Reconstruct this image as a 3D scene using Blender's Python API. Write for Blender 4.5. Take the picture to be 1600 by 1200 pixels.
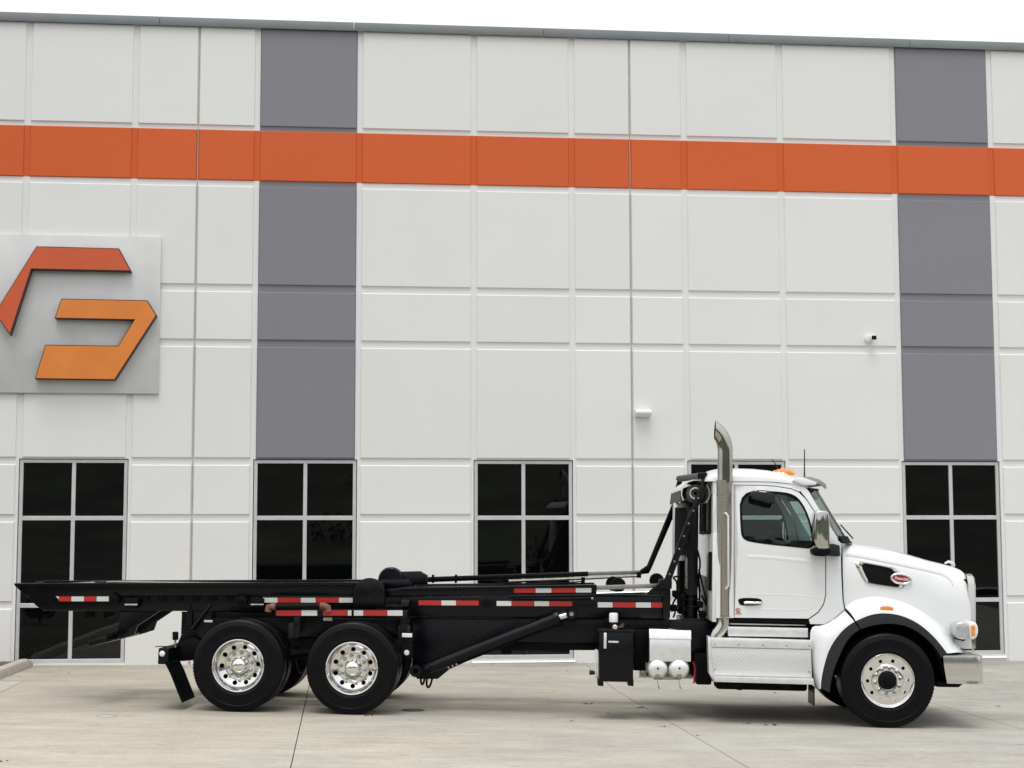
import bpy, bmesh, math, random
from mathutils import Vector, Matrix, Euler
from mathutils.geometry import delaunay_2d_cdt
for o in list(bpy.data.objects): bpy.data.objects.remove(o)
S = bpy.context.scene
COL = S.collection
R = math.radians
rnd = random.Random(7)

# ------------------------------------------------------------------ camera
YAW, PIT, ROL = R(-5.8956), R(5.3352), R(-0.1094)
CAM = Vector((0, -25.2, 2.0)); FPX = 2538.0
_f = Vector((-math.sin(YAW)*math.cos(PIT), math.cos(YAW)*math.cos(PIT), math.sin(PIT)))
_r = Vector((math.cos(YAW), math.sin(YAW), 0)); _u = _r.cross(_f)
_r, _u = _r*math.cos(ROL)+_u*math.sin(ROL), _u*math.cos(ROL)-_r*math.sin(ROL)
cd = bpy.data.cameras.new('camera'); cam = bpy.data.objects.new('camera', cd); COL.objects.link(cam)
cd.sensor_fit = 'HORIZONTAL'; cd.sensor_width = 36; cd.lens = FPX/1600*36
cd.clip_start = .1; cd.clip_end = 2000
m = Matrix.Identity(4)
for i in range(3): m[i][0], m[i][1], m[i][2], m[i][3] = _r[i], _u[i], -_f[i], CAM[i]
cam.matrix_world = m
S.camera = cam
S.render.resolution_x, S.render.resolution_y = 1024, 768

# ------------------------------------------------------------------ overcast sky, soft sun
SUN_EL, SUN_ROT = R(70), R(195)      # high, behind the photographer
w = bpy.data.worlds.new('World'); S.world = w; w.use_nodes = True
nt = w.node_tree; nt.nodes.clear()
wo = nt.nodes.new('ShaderNodeOutputWorld'); bg = nt.nodes.new('ShaderNodeBackground')
sky = nt.nodes.new('ShaderNodeTexSky'); sky.sky_type = 'NISHITA'; sky.sun_disc = False
sky.sun_elevation = SUN_EL; sky.sun_rotation = SUN_ROT
mx = nt.nodes.new('ShaderNodeMix'); mx.data_type = 'RGBA'; mx.inputs[0].default_value = .93
tc = nt.nodes.new('ShaderNodeTexCoord'); sx = nt.nodes.new('ShaderNodeSeparateXYZ')
nt.links.new(tc.outputs['Generated'], sx.inputs[0])
cr = nt.nodes.new('ShaderNodeMapRange'); cr.inputs[1].default_value = 0; cr.inputs[2].default_value = 1   # overcast: zenith brighter than horizon
cr.inputs[3].default_value = 9.6; cr.inputs[4].default_value = 18.5
nt.links.new(sx.outputs[2], cr.inputs[0])
cl = nt.nodes.new('ShaderNodeVectorMath'); cl.operation = 'SCALE'; cl.inputs[0].default_value = (.985, 1.0, 1.02)
nt.links.new(cr.outputs[0], cl.inputs['Scale'])
nt.links.new(sky.outputs[0], mx.inputs[6]); nt.links.new(cl.outputs[0], mx.inputs[7])
nt.links.new(mx.outputs[2], bg.inputs[0]); bg.inputs[1].default_value = .094
nt.links.new(bg.outputs[0], wo.inputs[0])
sl = bpy.data.lights.new('sun', 'SUN'); sl.energy = 1.5; sl.angle = R(28); sl.color = (1, .96, .9)
so = bpy.data.objects.new('sun', sl); COL.objects.link(so); so.location = (0, -30, 40)
# sky azimuth: rotation measured from +Y clockwise; sun vector
sv = Vector((math.sin(SUN_ROT)*math.cos(SUN_EL), math.cos(SUN_ROT)*math.cos(SUN_EL), math.sin(SUN_EL)))
so.rotation_euler = sv.to_track_quat('Z', 'Y').to_euler()
S.view_settings.view_transform = 'Standard'; S.view_settings.look = 'None'
S.view_settings.exposure = 0.0; S.view_settings.gamma = 1
S.view_settings.use_curve_mapping = False

# ------------------------------------------------------------------ materials
MATS = {}
def mat(name, col, rough=.5, metal=0, coat=0, spec=.5, noise=None, bump=None, var=0, objrand=0):
    """noise=(scale, amount) colour mottling; bump=(scale, strength, distance)"""
    M = bpy.data.materials.new(name); M.use_nodes = True; MATS[name] = M
    n = M.node_tree.nodes; L = M.node_tree.links; p = n['Principled BSDF']
    p.inputs['Base Color'].default_value = (*col, 1); p.inputs['Roughness'].default_value = rough
    p.inputs['Metallic'].default_value = metal; p.inputs['Coat Weight'].default_value = coat
    p.inputs['Coat Roughness'].default_value = .06; p.inputs['Specular IOR Level'].default_value = spec
    t = n.new('ShaderNodeTexCoord')
    if noise:
        N = n.new('ShaderNodeTexNoise'); N.inputs['Scale'].default_value = noise[0]; N.inputs['Detail'].default_value = 6
        L.new(t.outputs['Object'], N.inputs['Vector'])
        mr = n.new('ShaderNodeMapRange'); mr.inputs[1].default_value = .3; mr.inputs[2].default_value = .7
        mr.inputs[3].default_value = 1-noise[1]; mr.inputs[4].default_value = 1+noise[1]
        L.new(N.outputs['Fac'], mr.inputs[0])
        src = mr.outputs[0]
        if objrand:
            oi = n.new('ShaderNodeObjectInfo'); m2 = n.new('ShaderNodeMath'); m2.operation = 'MULTIPLY_ADD'
            m2.inputs[1].default_value = objrand; L.new(oi.outputs['Random'], m2.inputs[0]); L.new(src, m2.inputs[2]); src = m2.outputs[0]
        v = n.new('ShaderNodeVectorMath'); v.operation = 'SCALE'; v.inputs[0].default_value = col
        L.new(src, v.inputs['Scale']); L.new(v.outputs[0], p.inputs['Base Color'])
        rr = n.new('ShaderNodeMapRange'); rr.inputs[3].default_value = max(.02, rough-.12*rough*2); rr.inputs[4].default_value = min(1, rough*1.25)
        L.new(N.outputs['Fac'], rr.inputs[0]); L.new(rr.outputs[0], p.inputs['Roughness'])
    if bump:
        N = n.new('ShaderNodeTexNoise'); N.inputs['Scale'].default_value = bump[0]; N.inputs['Detail'].default_value = 4
        L.new(t.outputs['Object'], N.inputs['Vector'])
        b = n.new('ShaderNodeBump'); b.inputs['Strength'].default_value = bump[1]; b.inputs['Distance'].default_value = bump[2]
        L.new(N.outputs['Fac'], b.inputs['Height']); L.new(b.outputs[0], p.inputs['Normal'])
    return M
BLACK = mat('black_paint', (.0018, .0024, .0042), .27, spec=.24, noise=(9, .35), bump=(14, .05, .01))
BLACKM = mat('dusty_black', (.0028, .0028, .0032), .65, spec=.12, noise=(14, .4))
DARK = mat('dark_steel', (.018, .018, .02), .5, metal=.2, spec=.3, noise=(20, .4))
RUBBER = mat('tyre_rubber', (.0016, .0019, .0034), .36, spec=.16, noise=(12, .3), bump=(60, .15, .004))
PLAST = mat('grey_black_plastic', (.016, .017, .02), .55, spec=.3, noise=(30, .15))
WHITE = mat('white_truck_paint', (.74, .76, .76), .28, coat=.7)
CHROME = mat('chrome', (.80, .80, .79), .05, metal=1, noise=(5, .04))
POLISH = mat('polished_aluminium', (.74, .74, .73), .09, metal=1, noise=(18, .06))
ALU = mat('brushed_aluminium', (.80, .80, .80), .38, metal=.75, noise=(12, .05))
STACK = mat('heat_stained_chrome', (.40, .385, .36), .10, metal=1, noise=(4, .12))
TRIM = mat('dark_chrome_trim', (.50, .49, .46), .08, metal=1)
STEEL = mat('worn_steel', (.30, .29, .27), .45, metal=.9, noise=(20, .2))
RUST = mat('rusty_steel', (.16, .07, .045), .75, noise=(30, .4))
TAPER = mat('red_reflector', (.43, .02, .016), .35, noise=(40, .1))
TAPEW = mat('white_reflector', (.62, .62, .60), .35, noise=(40, .08))
AMBER = mat('amber_lens', (.85, .25, .02), .15, coat=.6)
LENS = mat('clear_lens', (.75, .76, .74), .12, coat=.8)
REDH = mat('red_hose', (.5, .012, .02), .4)
TARPG = mat('grey_tarp', (.075, .075, .07), .8, noise=(30, .3), bump=(40, .4, .01))
TARPW = mat('pale_tarp', (.62, .62, .59), .7, noise=(15, .12), bump=(18, .3, .02))
FRAME = mat('window_aluminium', (.62, .63, .64), .38, metal=.35, noise=(6, .04))
COPING = mat('coping_metal', (.20, .215, .22), .45, metal=.25, noise=(3, .06), objrand=.08)
SIGNP = mat('sign_backing', (.60, .60, .595), .4, metal=.15, noise=(2.5, .06))
SIGNR = mat('sign_red_orange', (.60, .10, .03), .4, noise=(3, .05))
SIGNO = mat('sign_orange', (.72, .22, .035), .4, noise=(3, .05))
SIGNS = mat('sign_edge_dark', (.035, .015, .012), .5)
CAULK = mat('caulk', (.46, .42, .35), .8, noise=(8, .15))
WHITEP = mat('white_plastic', (.78, .78, .77), .4)
SEAT = mat('seat_cloth', (.03, .032, .033), .8)
KERBM = mat('kerb_concrete', (.43, .40, .34), .9, noise=(9, .16), bump=(80, .4, .006))
MULCH = mat('gravel_mulch', (.12, .085, .065), .95, noise=(40, .5))
GRASS = mat('grass', (.044, .052, .029), .95, noise=(.22, .85))
LEAF = mat('leaf', (.034, .044, .024), .8, noise=(2, .5))
BARK = mat('bark', (.09, .065, .045), .9, noise=(12, .4))
REDP = mat('badge_red', (.30, .008, .015), .3, coat=.6)
LOT = mat('asphalt', (.06, .06, .06), .95, noise=(8, .2))

def glass_mat(name, tint, fr=1.5, rough=.01):
    M = bpy.data.materials.new(name); M.use_nodes = True; n = M.node_tree.nodes; L = M.node_tree.links
    n.remove(n['Principled BSDF']); o = n['Material Output']
    t = n.new('ShaderNodeBsdfTransparent'); t.inputs[0].default_value = (*tint, 1)
    g = n.new('ShaderNodeBsdfGlossy'); g.inputs['Roughness'].default_value = rough
    f = n.new('ShaderNodeFresnel'); ge = n.new('ShaderNodeNewGeometry'); mi = n.new('ShaderNodeMix')      # same reflectance from both sides of a thin pane
    mi.inputs[2].default_value = fr; mi.inputs[3].default_value = 1/fr; L.new(ge.outputs['Backfacing'], mi.inputs[0]); L.new(mi.outputs[0], f.inputs['IOR'])
    x = n.new('ShaderNodeMixShader'); L.new(f.outputs[0], x.inputs[0]); L.new(t.outputs[0], x.inputs[1]); L.new(g.outputs[0], x.inputs[2])
    L.new(x.outputs[0], o.inputs[0]); return M
CABGLASS = glass_mat('cab_glass', (.74, .81, .785), 1.4)
SILVER = mat('silver_plastic', (.46, .47, .47), .22, metal=.35, coat=.5)
M = mat('tinted_window_glass', (.0015, .002, .002), .012, spec=.5)
n = M.node_tree.nodes; L = M.node_tree.links          # slight pane waviness
N = n.new('ShaderNodeTexNoise'); N.inputs['Scale'].default_value = 1.1; t = n.new('ShaderNodeTexCoord'); L.new(t.outputs['Object'], N.inputs['Vector'])
b = n.new('ShaderNodeBump'); b.inputs['Strength'].default_value = .05; b.inputs['Distance'].default_value = .02
L.new(N.outputs['Fac'], b.inputs['Height']); L.new(b.outputs[0], n['Principled BSDF'].inputs['Normal'])
WGLASS = M

# diamond plate: raised lozenges in two directions
def plate_mat():
    M = mat('diamond_plate', (.76, .76, .76), .33, metal=.9); n = M.node_tree.nodes; L = M.node_tree.links
    t = n.new('ShaderNodeTexCoord'); outs = []
    for ang, off in ((R(45), 0), (R(-45), .5)):
        vr = n.new('ShaderNodeVectorRotate'); vr.rotation_type = 'Y_AXIS'; vr.inputs['Angle'].default_value = ang; L.new(t.outputs['Object'], vr.inputs['Vector'])
        mp = n.new('ShaderNodeMapping'); mp.inputs['Scale'].default_value = (29, 1, 58); mp.inputs['Location'].default_value = (off, 0, off*.5)
        L.new(vr.outputs[0], mp.inputs['Vector'])
        s = n.new('ShaderNodeSeparateXYZ'); L.new(mp.outputs[0], s.inputs[0]); pr = []
        for k in (0, 2):
            a = n.new('ShaderNodeMath'); a.operation = 'FRACT'; L.new(s.outputs[k], a.inputs[0])
            b_ = n.new('ShaderNodeMath'); b_.operation = 'PINGPONG'; b_.inputs[1].default_value = .5; L.new(a.outputs[0], b_.inputs[0]); pr.append(b_)
        mu = n.new('ShaderNodeMath'); mu.operation = 'MULTIPLY'; L.new(pr[0].outputs[0], mu.inputs[0]); L.new(pr[1].outputs[0], mu.inputs[1]); outs.append(mu)
    mm = n.new('ShaderNodeMath'); mm.operation = 'MAXIMUM'; L.new(outs[0].outputs[0], mm.inputs[0]); L.new(outs[1].outputs[0], mm.inputs[1])
    rg = n.new('ShaderNodeMapRange'); rg.inputs[1].default_value = .12; rg.inputs[2].default_value = .2; L.new(mm.outputs[0], rg.inputs[0])
    b = n.new('ShaderNodeBump'); b.inputs['Strength'].default_value = .6; b.inputs['Distance'].default_value = .0035
    L.new(rg.outputs[0], b.inputs['Height']); L.new(b.outputs[0], n['Principled BSDF'].inputs['Normal']); return M
PLATE = plate_mat()
def guard_mat():   # perforated steel: holes too small to build
    M = mat('perforated_guard', (.42, .39, .34), .32, metal=1); n = M.node_tree.nodes; L = M.node_tree.links; p = n['Principled BSDF']
    t = n.new('ShaderNodeTexCoord'); mp = n.new('ShaderNodeMapping'); mp.inputs['Scale'].default_value = (1, 1, .6)
    L.new(t.outputs['Object'], mp.inputs['Vector'])
    v = n.new('ShaderNodeTexVoronoi'); v.inputs['Scale'].default_value = 62; v.inputs['Randomness'].default_value = .12; L.new(mp.outputs[0], v.inputs['Vector'])
    c = n.new('ShaderNodeMapRange'); c.inputs[1].default_value = .30; c.inputs[2].default_value = .42; c.inputs[3].default_value = .0; c.inputs[4].default_value = 1
    L.new(v.outputs['Distance'], c.inputs[0])
    mxx = n.new('ShaderNodeMix'); mxx.data_type = 'RGBA'; mxx.inputs[6].default_value = (.045, .038, .03, 1); mxx.inputs[7].default_value = (.42, .395, .35, 1)
    L.new(c.outputs[0], mxx.inputs[0]); L.new(mxx.outputs[2], p.inputs['Base Color'])
    b = n.new('ShaderNodeBump'); b.inputs['Strength'].default_value = .5; b.inputs['Distance'].default_value = .004; L.new(c.outputs[0], b.inputs['Height']); L.new(b.outputs[0], p.inputs['Normal'])
    return M
GUARD = guard_mat()

# wall paint: colour zones of the facade, in building coordinates
GX = [-4.90, -3.272, -1.392, .197, 2.002, 3.564, 5.386, 6.971, 8.871, 10.498]      # reveal centres beside windows
JX = [-9.12, -2.307, 4.507, 11.32, 18.13]                                          # caulked panel joints
ZO0, ZO1 = 7.517, 8.32
def wall_mat():
    M = mat('wall_paint', (.8, .8, .8), .75, spec=.3); n = M.node_tree.nodes; L = M.node_tree.links; p = n['Principled BSDF']
    g = n.new('ShaderNodeNewGeometry'); s = n.new('ShaderNodeSeparateXYZ'); L.new(g.outputs['Position'], s.inputs[0])
    def between(out, a, b):
        A = n.new('ShaderNodeMath'); A.operation = 'GREATER_THAN'; A.inputs[1].default_value = a; L.new(out, A.inputs[0])
        B = n.new('ShaderNodeMath'); B.operation = 'LESS_THAN'; B.inputs[1].default_value = b; L.new(out, B.inputs[0])
        C = n.new('ShaderNodeMath'); C.operation = 'MULTIPLY'; L.new(A.outputs[0], C.inputs[0]); L.new(B.outputs[0], C.inputs[1]); return C.outputs[0]
    def mix(fac, a, b):
        X = n.new('ShaderNodeMix'); X.data_type = 'RGBA'; L.new(fac, X.inputs[0])
        for k, c in ((6, a), (7, b)):
            if isinstance(c, tuple): X.inputs[k].default_value = (*c, 1)
            else: L.new(c, X.inputs[k])
        return X.outputs[2]
    gr = None
    for a, b_ in ((GX[2]+.035, GX[3]-.035), (GX[8]+.035, GX[9]-.035)):
        q = between(s.outputs[0], a, b_)
        if gr is None: gr = q
        else:
            A = n.new('ShaderNodeMath'); A.operation = 'MAXIMUM'; L.new(gr, A.inputs[0]); L.new(q, A.inputs[1]); gr = A.outputs[0]
    gz_ = n.new('ShaderNodeMath'); gz_.operation = 'GREATER_THAN'; gz_.inputs[1].default_value = 3.17; L.new(s.outputs[2], gz_.inputs[0])
    gm = n.new('ShaderNodeMath'); gm.operation = 'MULTIPLY'; L.new(gr, gm.inputs[0]); L.new(gz_.outputs[0], gm.inputs[1]); gr = gm.outputs[0]
    c = mix(gr, (.748, .748, .735), (.222, .222, .250))
    c = mix(between(s.outputs[2], ZO0, ZO1), c, (.625, .118, .034))
    # weathering: broad mottling, faint vertical runs, slight change from panel to panel
    N = n.new('ShaderNodeTexNoise'); N.inputs['Scale'].default_value = .55; N.inputs['Detail'].default_value = 7; L.new(g.outputs['Position'], N.inputs['Vector'])
    mp = n.new('ShaderNodeMapping'); mp.inputs['Scale'].default_value = (7, 1, .25); L.new(g.outputs['Position'], mp.inputs['Vector'])
    N2 = n.new('ShaderNodeTexNoise'); N2.inputs['Scale'].default_value = 1.3; N2.inputs['Detail'].default_value = 4; L.new(mp.outputs[0], N2.inputs['Vector'])
    oi = n.new('ShaderNodeObjectInfo')
    a1 = n.new('ShaderNodeMath'); a1.operation = 'MULTIPLY_ADD'; a1.inputs[1].default_value = .08; a1.inputs[2].default_value = .935; L.new(N.outputs['Fac'], a1.inputs[0])
    a2 = n.new('ShaderNodeMath'); a2.operation = 'MULTIPLY_ADD'; a2.inputs[1].default_value = .016; L.new(N2.outputs['Fac'], a2.inputs[0]); L.new(a1.outputs[0], a2.inputs[2])
    a3 = n.new('ShaderNodeMath'); a3.operation = 'MULTIPLY_ADD'; a3.inputs[1].default_value = .035; L.new(oi.outputs['Random'], a3.inputs[0]); L.new(a2.outputs[0], a3.inputs[2])
    v = n.new('ShaderNodeVectorMath'); v.operation = 'SCALE'; L.new(c, v.inputs[0]); L.new(a3.outputs[0], v.inputs['Scale']); L.new(v.outputs[0], p.inputs['Base Color'])
    N3 = n.new('ShaderNodeTexNoise'); N3.inputs['Scale'].default_value = 45; N3.inputs['Detail'].default_value = 5; L.new(g.outputs['Position'], N3.inputs['Vector'])
    N4 = n.new('ShaderNodeTexNoise'); N4.inputs['Scale'].default_value = 1.2; L.new(g.outputs['Position'], N4.inputs['Vector'])
    b = n.new('ShaderNodeBump'); b.inputs['Strength'].default_value = .25; b.inputs['Distance'].default_value = .003; L.new(N3.outputs['Fac'], b.inputs['Height'])
    b2 = n.new('ShaderNodeBump'); b2.inputs['Strength'].default_value = .25; b2.inputs['Distance'].default_value = .03; L.new(N4.outputs['Fac'], b2.inputs['Height']); L.new(b.outputs[0], b2.inputs['Normal'])
    L.new(b2.outputs[0], p.inputs['Normal']); return M
WALL = wall_mat()

def slab_mat():
    M = mat('pavement_concrete', (.45, .43, .38), .85, spec=.3); n = M.node_tree.nodes; L = M.node_tree.links; p = n['Principled BSDF']
    g = n.new('ShaderNodeNewGeometry')
    def noise(scale, sc=(1, 1, 1), det=6, rough=.6):
        mp = n.new('ShaderNodeMapping'); mp.inputs['Scale'].default_value = sc; L.new(g.outputs['Position'], mp.inputs['Vector'])
        N = n.new('ShaderNodeTexNoise'); N.inputs['Scale'].default_value = scale; N.inputs['Detail'].default_value = det; N.inputs['Roughness'].default_value = rough
        L.new(mp.outputs[0], N.inputs['Vector']); return N.outputs['Fac']
    def rng(x, a, b_, c, d):
        r_ = n.new('ShaderNodeMapRange'); r_.inputs[1].default_value = a; r_.inputs[2].default_value = b_; r_.inputs[3].default_value = c; r_.inputs[4].default_value = d
        L.new(x, r_.inputs[0]); return r_.outputs[0]
    def mul(a, b_):
        m_ = n.new('ShaderNodeMath'); m_.operation = 'MULTIPLY'; L.new(a, m_.inputs[0]); L.new(b_, m_.inputs[1]); return m_.outputs[0]
    broad = rng(noise(.35), .3, .7, .90, 1.09)
    cloud = rng(noise(1.6, (.7, 1.3, 1), 9, .72), .3, .7, .84, 1.12)
    streak = rng(noise(2.2, (.28, 1.9, 1), 9, .75), .32, .68, .90, 1.07)        # trowel / traffic streaks along the building
    spots = rng(noise(1.3, (.6, 1.7, 1), 8, .75), .57, .70, 1.0, .80)           # darker dirt patches
    fine = rng(noise(26, (.8, 1.2, 1), 7, .8), .3, .7, .80, 1.15)
    specks = rng(noise(9, (.7, 1.3, 1), 4), .68, .73, 1.0, .60)
    f = mul(mul(mul(broad, streak), mul(spots, fine)), mul(specks, cloud))
    vo_ = n.new('ShaderNodeTexVoronoi'); vo_.feature = 'DISTANCE_TO_EDGE'; vo_.inputs['Scale'].default_value = .16
    wn_ = n.new('ShaderNodeMapping'); L.new(g.outputs['Position'], wn_.inputs['Vector'])
    nz = n.new('ShaderNodeTexNoise'); nz.inputs['Scale'].default_value = .9; nz.inputs['Detail'].default_value = 7; L.new(g.outputs['Position'], nz.inputs['Vector'])
    ma = n.new('ShaderNodeVectorMath'); ma.operation = 'MULTIPLY_ADD'; ma.inputs[1].default_value = (1.6, 1.6, 0); L.new(nz.outputs['Color'], ma.inputs[0]); L.new(g.outputs['Position'], ma.inputs[2]); L.new(ma.outputs[0], vo_.inputs['Vector'])
    f = mul(f, rng(vo_.outputs['Distance'], .0, .0016, .84, 1.0))               # hairline cracks
    # tyre tracks: thin curved dark bands
    wv = n.new('ShaderNodeTexWave'); wv.wave_type = 'RINGS'; wv.inputs['Scale'].default_value = .055; wv.inputs['Distortion'].default_value = .6; wv.inputs['Detail'].default_value = 2
    mp = n.new('ShaderNodeMapping'); mp.inputs['Location'].default_value = (9, 26, 0); L.new(g.outputs['Position'], mp.inputs['Vector']); L.new(mp.outputs[0], wv.inputs['Vector'])
    tr = rng(wv.outputs['Fac'], .93, .985, 1.0, .87)
    f = mul(f, tr)
    tint = n.new('ShaderNodeMix'); tint.data_type = 'RGBA'; tint.inputs[6].default_value = (.425, .39, .322, 1); tint.inputs[7].default_value = (.378, .366, .333, 1)
    sx_ = n.new('ShaderNodeSeparateXYZ'); L.new(g.outputs['Position'], sx_.inputs[0])
    ad = n.new('ShaderNodeMath'); ad.operation = 'MULTIPLY_ADD'; ad.inputs[1].default_value = .07; L.new(sx_.outputs[0], ad.inputs[0]); L.new(rng(noise(.3), .3, .7, -.25, .75), ad.inputs[2]); ad.use_clamp = True
    L.new(ad.outputs[0], tint.inputs[0])
    v = n.new('ShaderNodeVectorMath'); v.operation = 'SCALE'; L.new(tint.outputs[2], v.inputs[0]); L.new(f, v.inputs['Scale']); L.new(v.outputs[0], p.inputs['Base Color'])
    b = n.new('ShaderNodeBump'); b.inputs['Strength'].default_value = .35; b.inputs['Distance'].default_value = .004; L.new(noise(70, (.5, 2, 1), 5), b.inputs['Height']); L.new(b.outputs[0], p.inputs['Normal'])
    return M
SLAB = slab_mat()

# ------------------------------------------------------------------ helpers
def tag(o, label=None, cat=None, group=None, kind=None):
    if label: o['label'] = label
    if cat: o['category'] = cat
    if group: o['group'] = group
    if kind: o['kind'] = kind
    return o
def empty(name, loc=(0, 0, 0)):
    o = bpy.data.objects.new(name, None); o.empty_display_size = .3; o.location = loc; COL.objects.link(o); return o
def link(name, me, mt, parent=None, loc=None):
    if mt and not me.materials: me.materials.append(mt)
    o = bpy.data.objects.new(name, me); COL.objects.link(o)
    if parent: o.parent = parent
    if loc is not None: o.location = loc
    return o
class MB:
    def __init__(s): s.v = []; s.f = []
    def add(s, vs, fs):
        k = len(s.v); s.v += [tuple(p) for p in vs]; s.f += [tuple(i+k for i in f) for f in fs]; return s
    def box(s, x0, x1, y0, y1, z0, z1):
        return s.add([(x, y, z) for x in (x0, x1) for y in (y0, y1) for z in (z0, z1)],
                     [(0, 1, 3, 2), (4, 6, 7, 5), (0, 4, 5, 1), (2, 3, 7, 6), (0, 2, 6, 4), (1, 5, 7, 3)])
    def prism(s, poly, y0, y1):                 # polygon in xz, extruded along y
        n = len(poly)
        return s.add([(x, y0, z) for x, z in poly]+[(x, y1, z) for x, z in poly],
                     [tuple(range(n)), tuple(range(2*n-1, n-1, -1))]+[(i, i+n, (i+1) % n+n, (i+1) % n) for i in range(n)])
    def tube(s, pts, r, n=10, cap=True):
        pts = [Vector(p) for p in pts]; rings = []; rs = r if isinstance(r, (list, tuple)) else [r]*len(pts); up = None
        for i, p in enumerate(pts):
            d = (pts[min(i+1, len(pts)-1)]-pts[max(i-1, 0)]).normalized()
            if up is None: up = d.orthogonal().normalized()
            a = (up-d*up.dot(d)).normalized(); b = d.cross(a); up = a
            rings.append([p+(a*math.cos(2*math.pi*k/n)+b*math.sin(2*math.pi*k/n))*rs[i] for k in range(n)])
        vs = [q for rr in rings for q in rr]; fs = []
        for i in range(len(pts)-1):
            for k in range(n): fs.append((i*n+k, i*n+(k+1) % n, (i+1)*n+(k+1) % n, (i+1)*n+k))
        if cap: fs += [tuple(range(n-1, -1, -1)), tuple(range((len(pts)-1)*n, len(pts)*n))]
        return s.add(vs, fs)
    def lathe(s, prof, n=48, c=(0, 0, 0), closed=False, caps=False):   # profile (r, y) about the y axis
        vs = []; fs = []; m_ = len(prof)
        for i in range(n):
            a = 2*math.pi*i/n
            for r_, y in prof: vs.append((c[0]+r_*math.cos(a), c[1]+y, c[2]+r_*math.sin(a)))
        for i in range(n):
            j = (i+1) % n
            for k in range(m_ if closed else m_-1): fs.append((i*m_+k, i*m_+(k+1) % m_, j*m_+(k+1) % m_, j*m_+k))
        if caps:
            fs.append(tuple(i*m_ for i in range(n))); fs.append(tuple((n-1-i)*m_+m_-1 for i in range(n)))
        return s.add(vs, fs)
    def grid(s, rows):                          # rows of points, quads between
        n = len(rows[0]); k = len(s.v); s.v += [tuple(p) for r_ in rows for p in r_]
        for i in range(len(rows)-1):
            for j in range(n-1): s.f.append((k+i*n+j, k+i*n+j+1, k+(i+1)*n+j+1, k+(i+1)*n+j))
        return s
    def mesh(s, name, bev=0, smooth=True, ang=35, seg=2, thick=0):
        bm = bmesh.new(); vs = [bm.verts.new(p) for p in s.v]
        for f in s.f:
            try: bm.faces.new([vs[i] for i in f])
            except ValueError: pass
        bmesh.ops.remove_doubles(bm, verts=bm.verts, dist=1e-5)
        if thick: bmesh.ops.solidify(bm, geom=bm.faces, thickness=thick)
        bmesh.ops.recalc_face_normals(bm, faces=bm.faces)
        if bev:
            ed = [e for e in bm.edges if len(e.link_faces) == 2 and e.calc_face_angle(0) > R(30)]
            bmesh.ops.bevel(bm, geom=ed, offset=bev, segments=seg, affect='EDGES', profile=.5, clamp_overlap=True)
        me = bpy.data.meshes.new(name); bm.to_mesh(me); bm.free()
        if smooth:
            me.polygons.foreach_set('use_smooth', [True]*len(me.polygons)); me.set_sharp_from_angle(angle=R(ang))
        return me
    def build(s, name, mt, parent=None, loc=None, **k): return link(name, s.mesh(name, **k), mt, parent, loc)
def inside(p, poly):
    c = False; j = len(poly)-1
    for i in range(len(poly)):
        a, b = poly[i], poly[j]
        if (a[1] > p[1]) != (b[1] > p[1]) and p[0] < (b[0]-a[0])*(p[1]-a[1])/(b[1]-a[1])+a[0]: c = not c
        j = i
    return c
def sheet(poly, holes=(), yf=lambda x, z: 0, step=.07, thick=.03, sgn=1):
    """curved panel: outline (x, z) with holes, y from yf; thickness towards the inside (+y * sgn)"""
    pts = []; ed = []
    for lp in [poly]+list(holes):
        k = len(pts); pts += [Vector(p) for p in lp]; ed += [(k+i, k+(i+1) % len(lp)) for i in range(len(lp))]
    if step:
        xs = [p[0] for p in poly]; zs = [p[1] for p in poly]; x = min(xs)+step/2
        def near(q):
            for a, b in ed:
                A, B = pts[a], pts[b]; d = B-A; tt = max(0, min(1, (q-A).dot(d)/max(1e-9, d.dot(d))))
                if (A+d*tt-q).length < step*.35: return True
            return False
        base = len(ed)
        while x < max(xs):
            z = min(zs)+step/2
            while z < max(zs):
                q = Vector((x, z))
                if inside(q, poly) and not any(inside(q, h) for h in holes) and not near(q): pts.append(q)
                z += step
            x += step
    v, e, f, *_ = delaunay_2d_cdt(pts, ed, [], 0, 1e-6)
    tri = []
    for t_ in f:
        c = sum((v[i] for i in t_), Vector((0, 0)))/3
        if inside(c, poly) and not any(inside(c, h) for h in holes): tri.append(tuple(t_))
    mb = MB(); n = len(v)
    vs = [(p[0], yf(p[0], p[1]), p[1]) for p in v]; vs += [(a, b+thick*sgn, c) for a, b, c in vs]
    cnt = {}
    for t_ in tri:
        for a, b in ((0, 1), (1, 2), (2, 0)): cnt.setdefault(frozenset((t_[a], t_[b])), []).append((t_[a], t_[b]))
    fs = list(tri)+[tuple(i+n for i in reversed(t_)) for t_ in tri]
    fs += [(q[0][1], q[0][0], q[0][0]+n, q[0][1]+n) for q in cnt.values() if len(q) == 1]
    return mb.add(vs, fs)
def circ(cx, cz, r_, n=16, a0=0): return [(cx+r_*math.cos(a0+2*math.pi*i/n), cz+r_*math.sin(a0+2*math.pi*i/n)) for i in range(n)]
def resample(pts, n):
    pts = [Vector(p) for p in pts]; d = [0]
    for a, b in zip(pts, pts[1:]): d.append(d[-1]+(b-a).length)
    out = []; k = 0
    for i in range(n):
        t_ = d[-1]*i/(n-1)
        while k < len(d)-2 and d[k+1] < t_: k += 1
        u = (t_-d[k])/max(1e-9, d[k+1]-d[k]); out.append(pts[k].lerp(pts[k+1], u))
    return out
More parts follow.
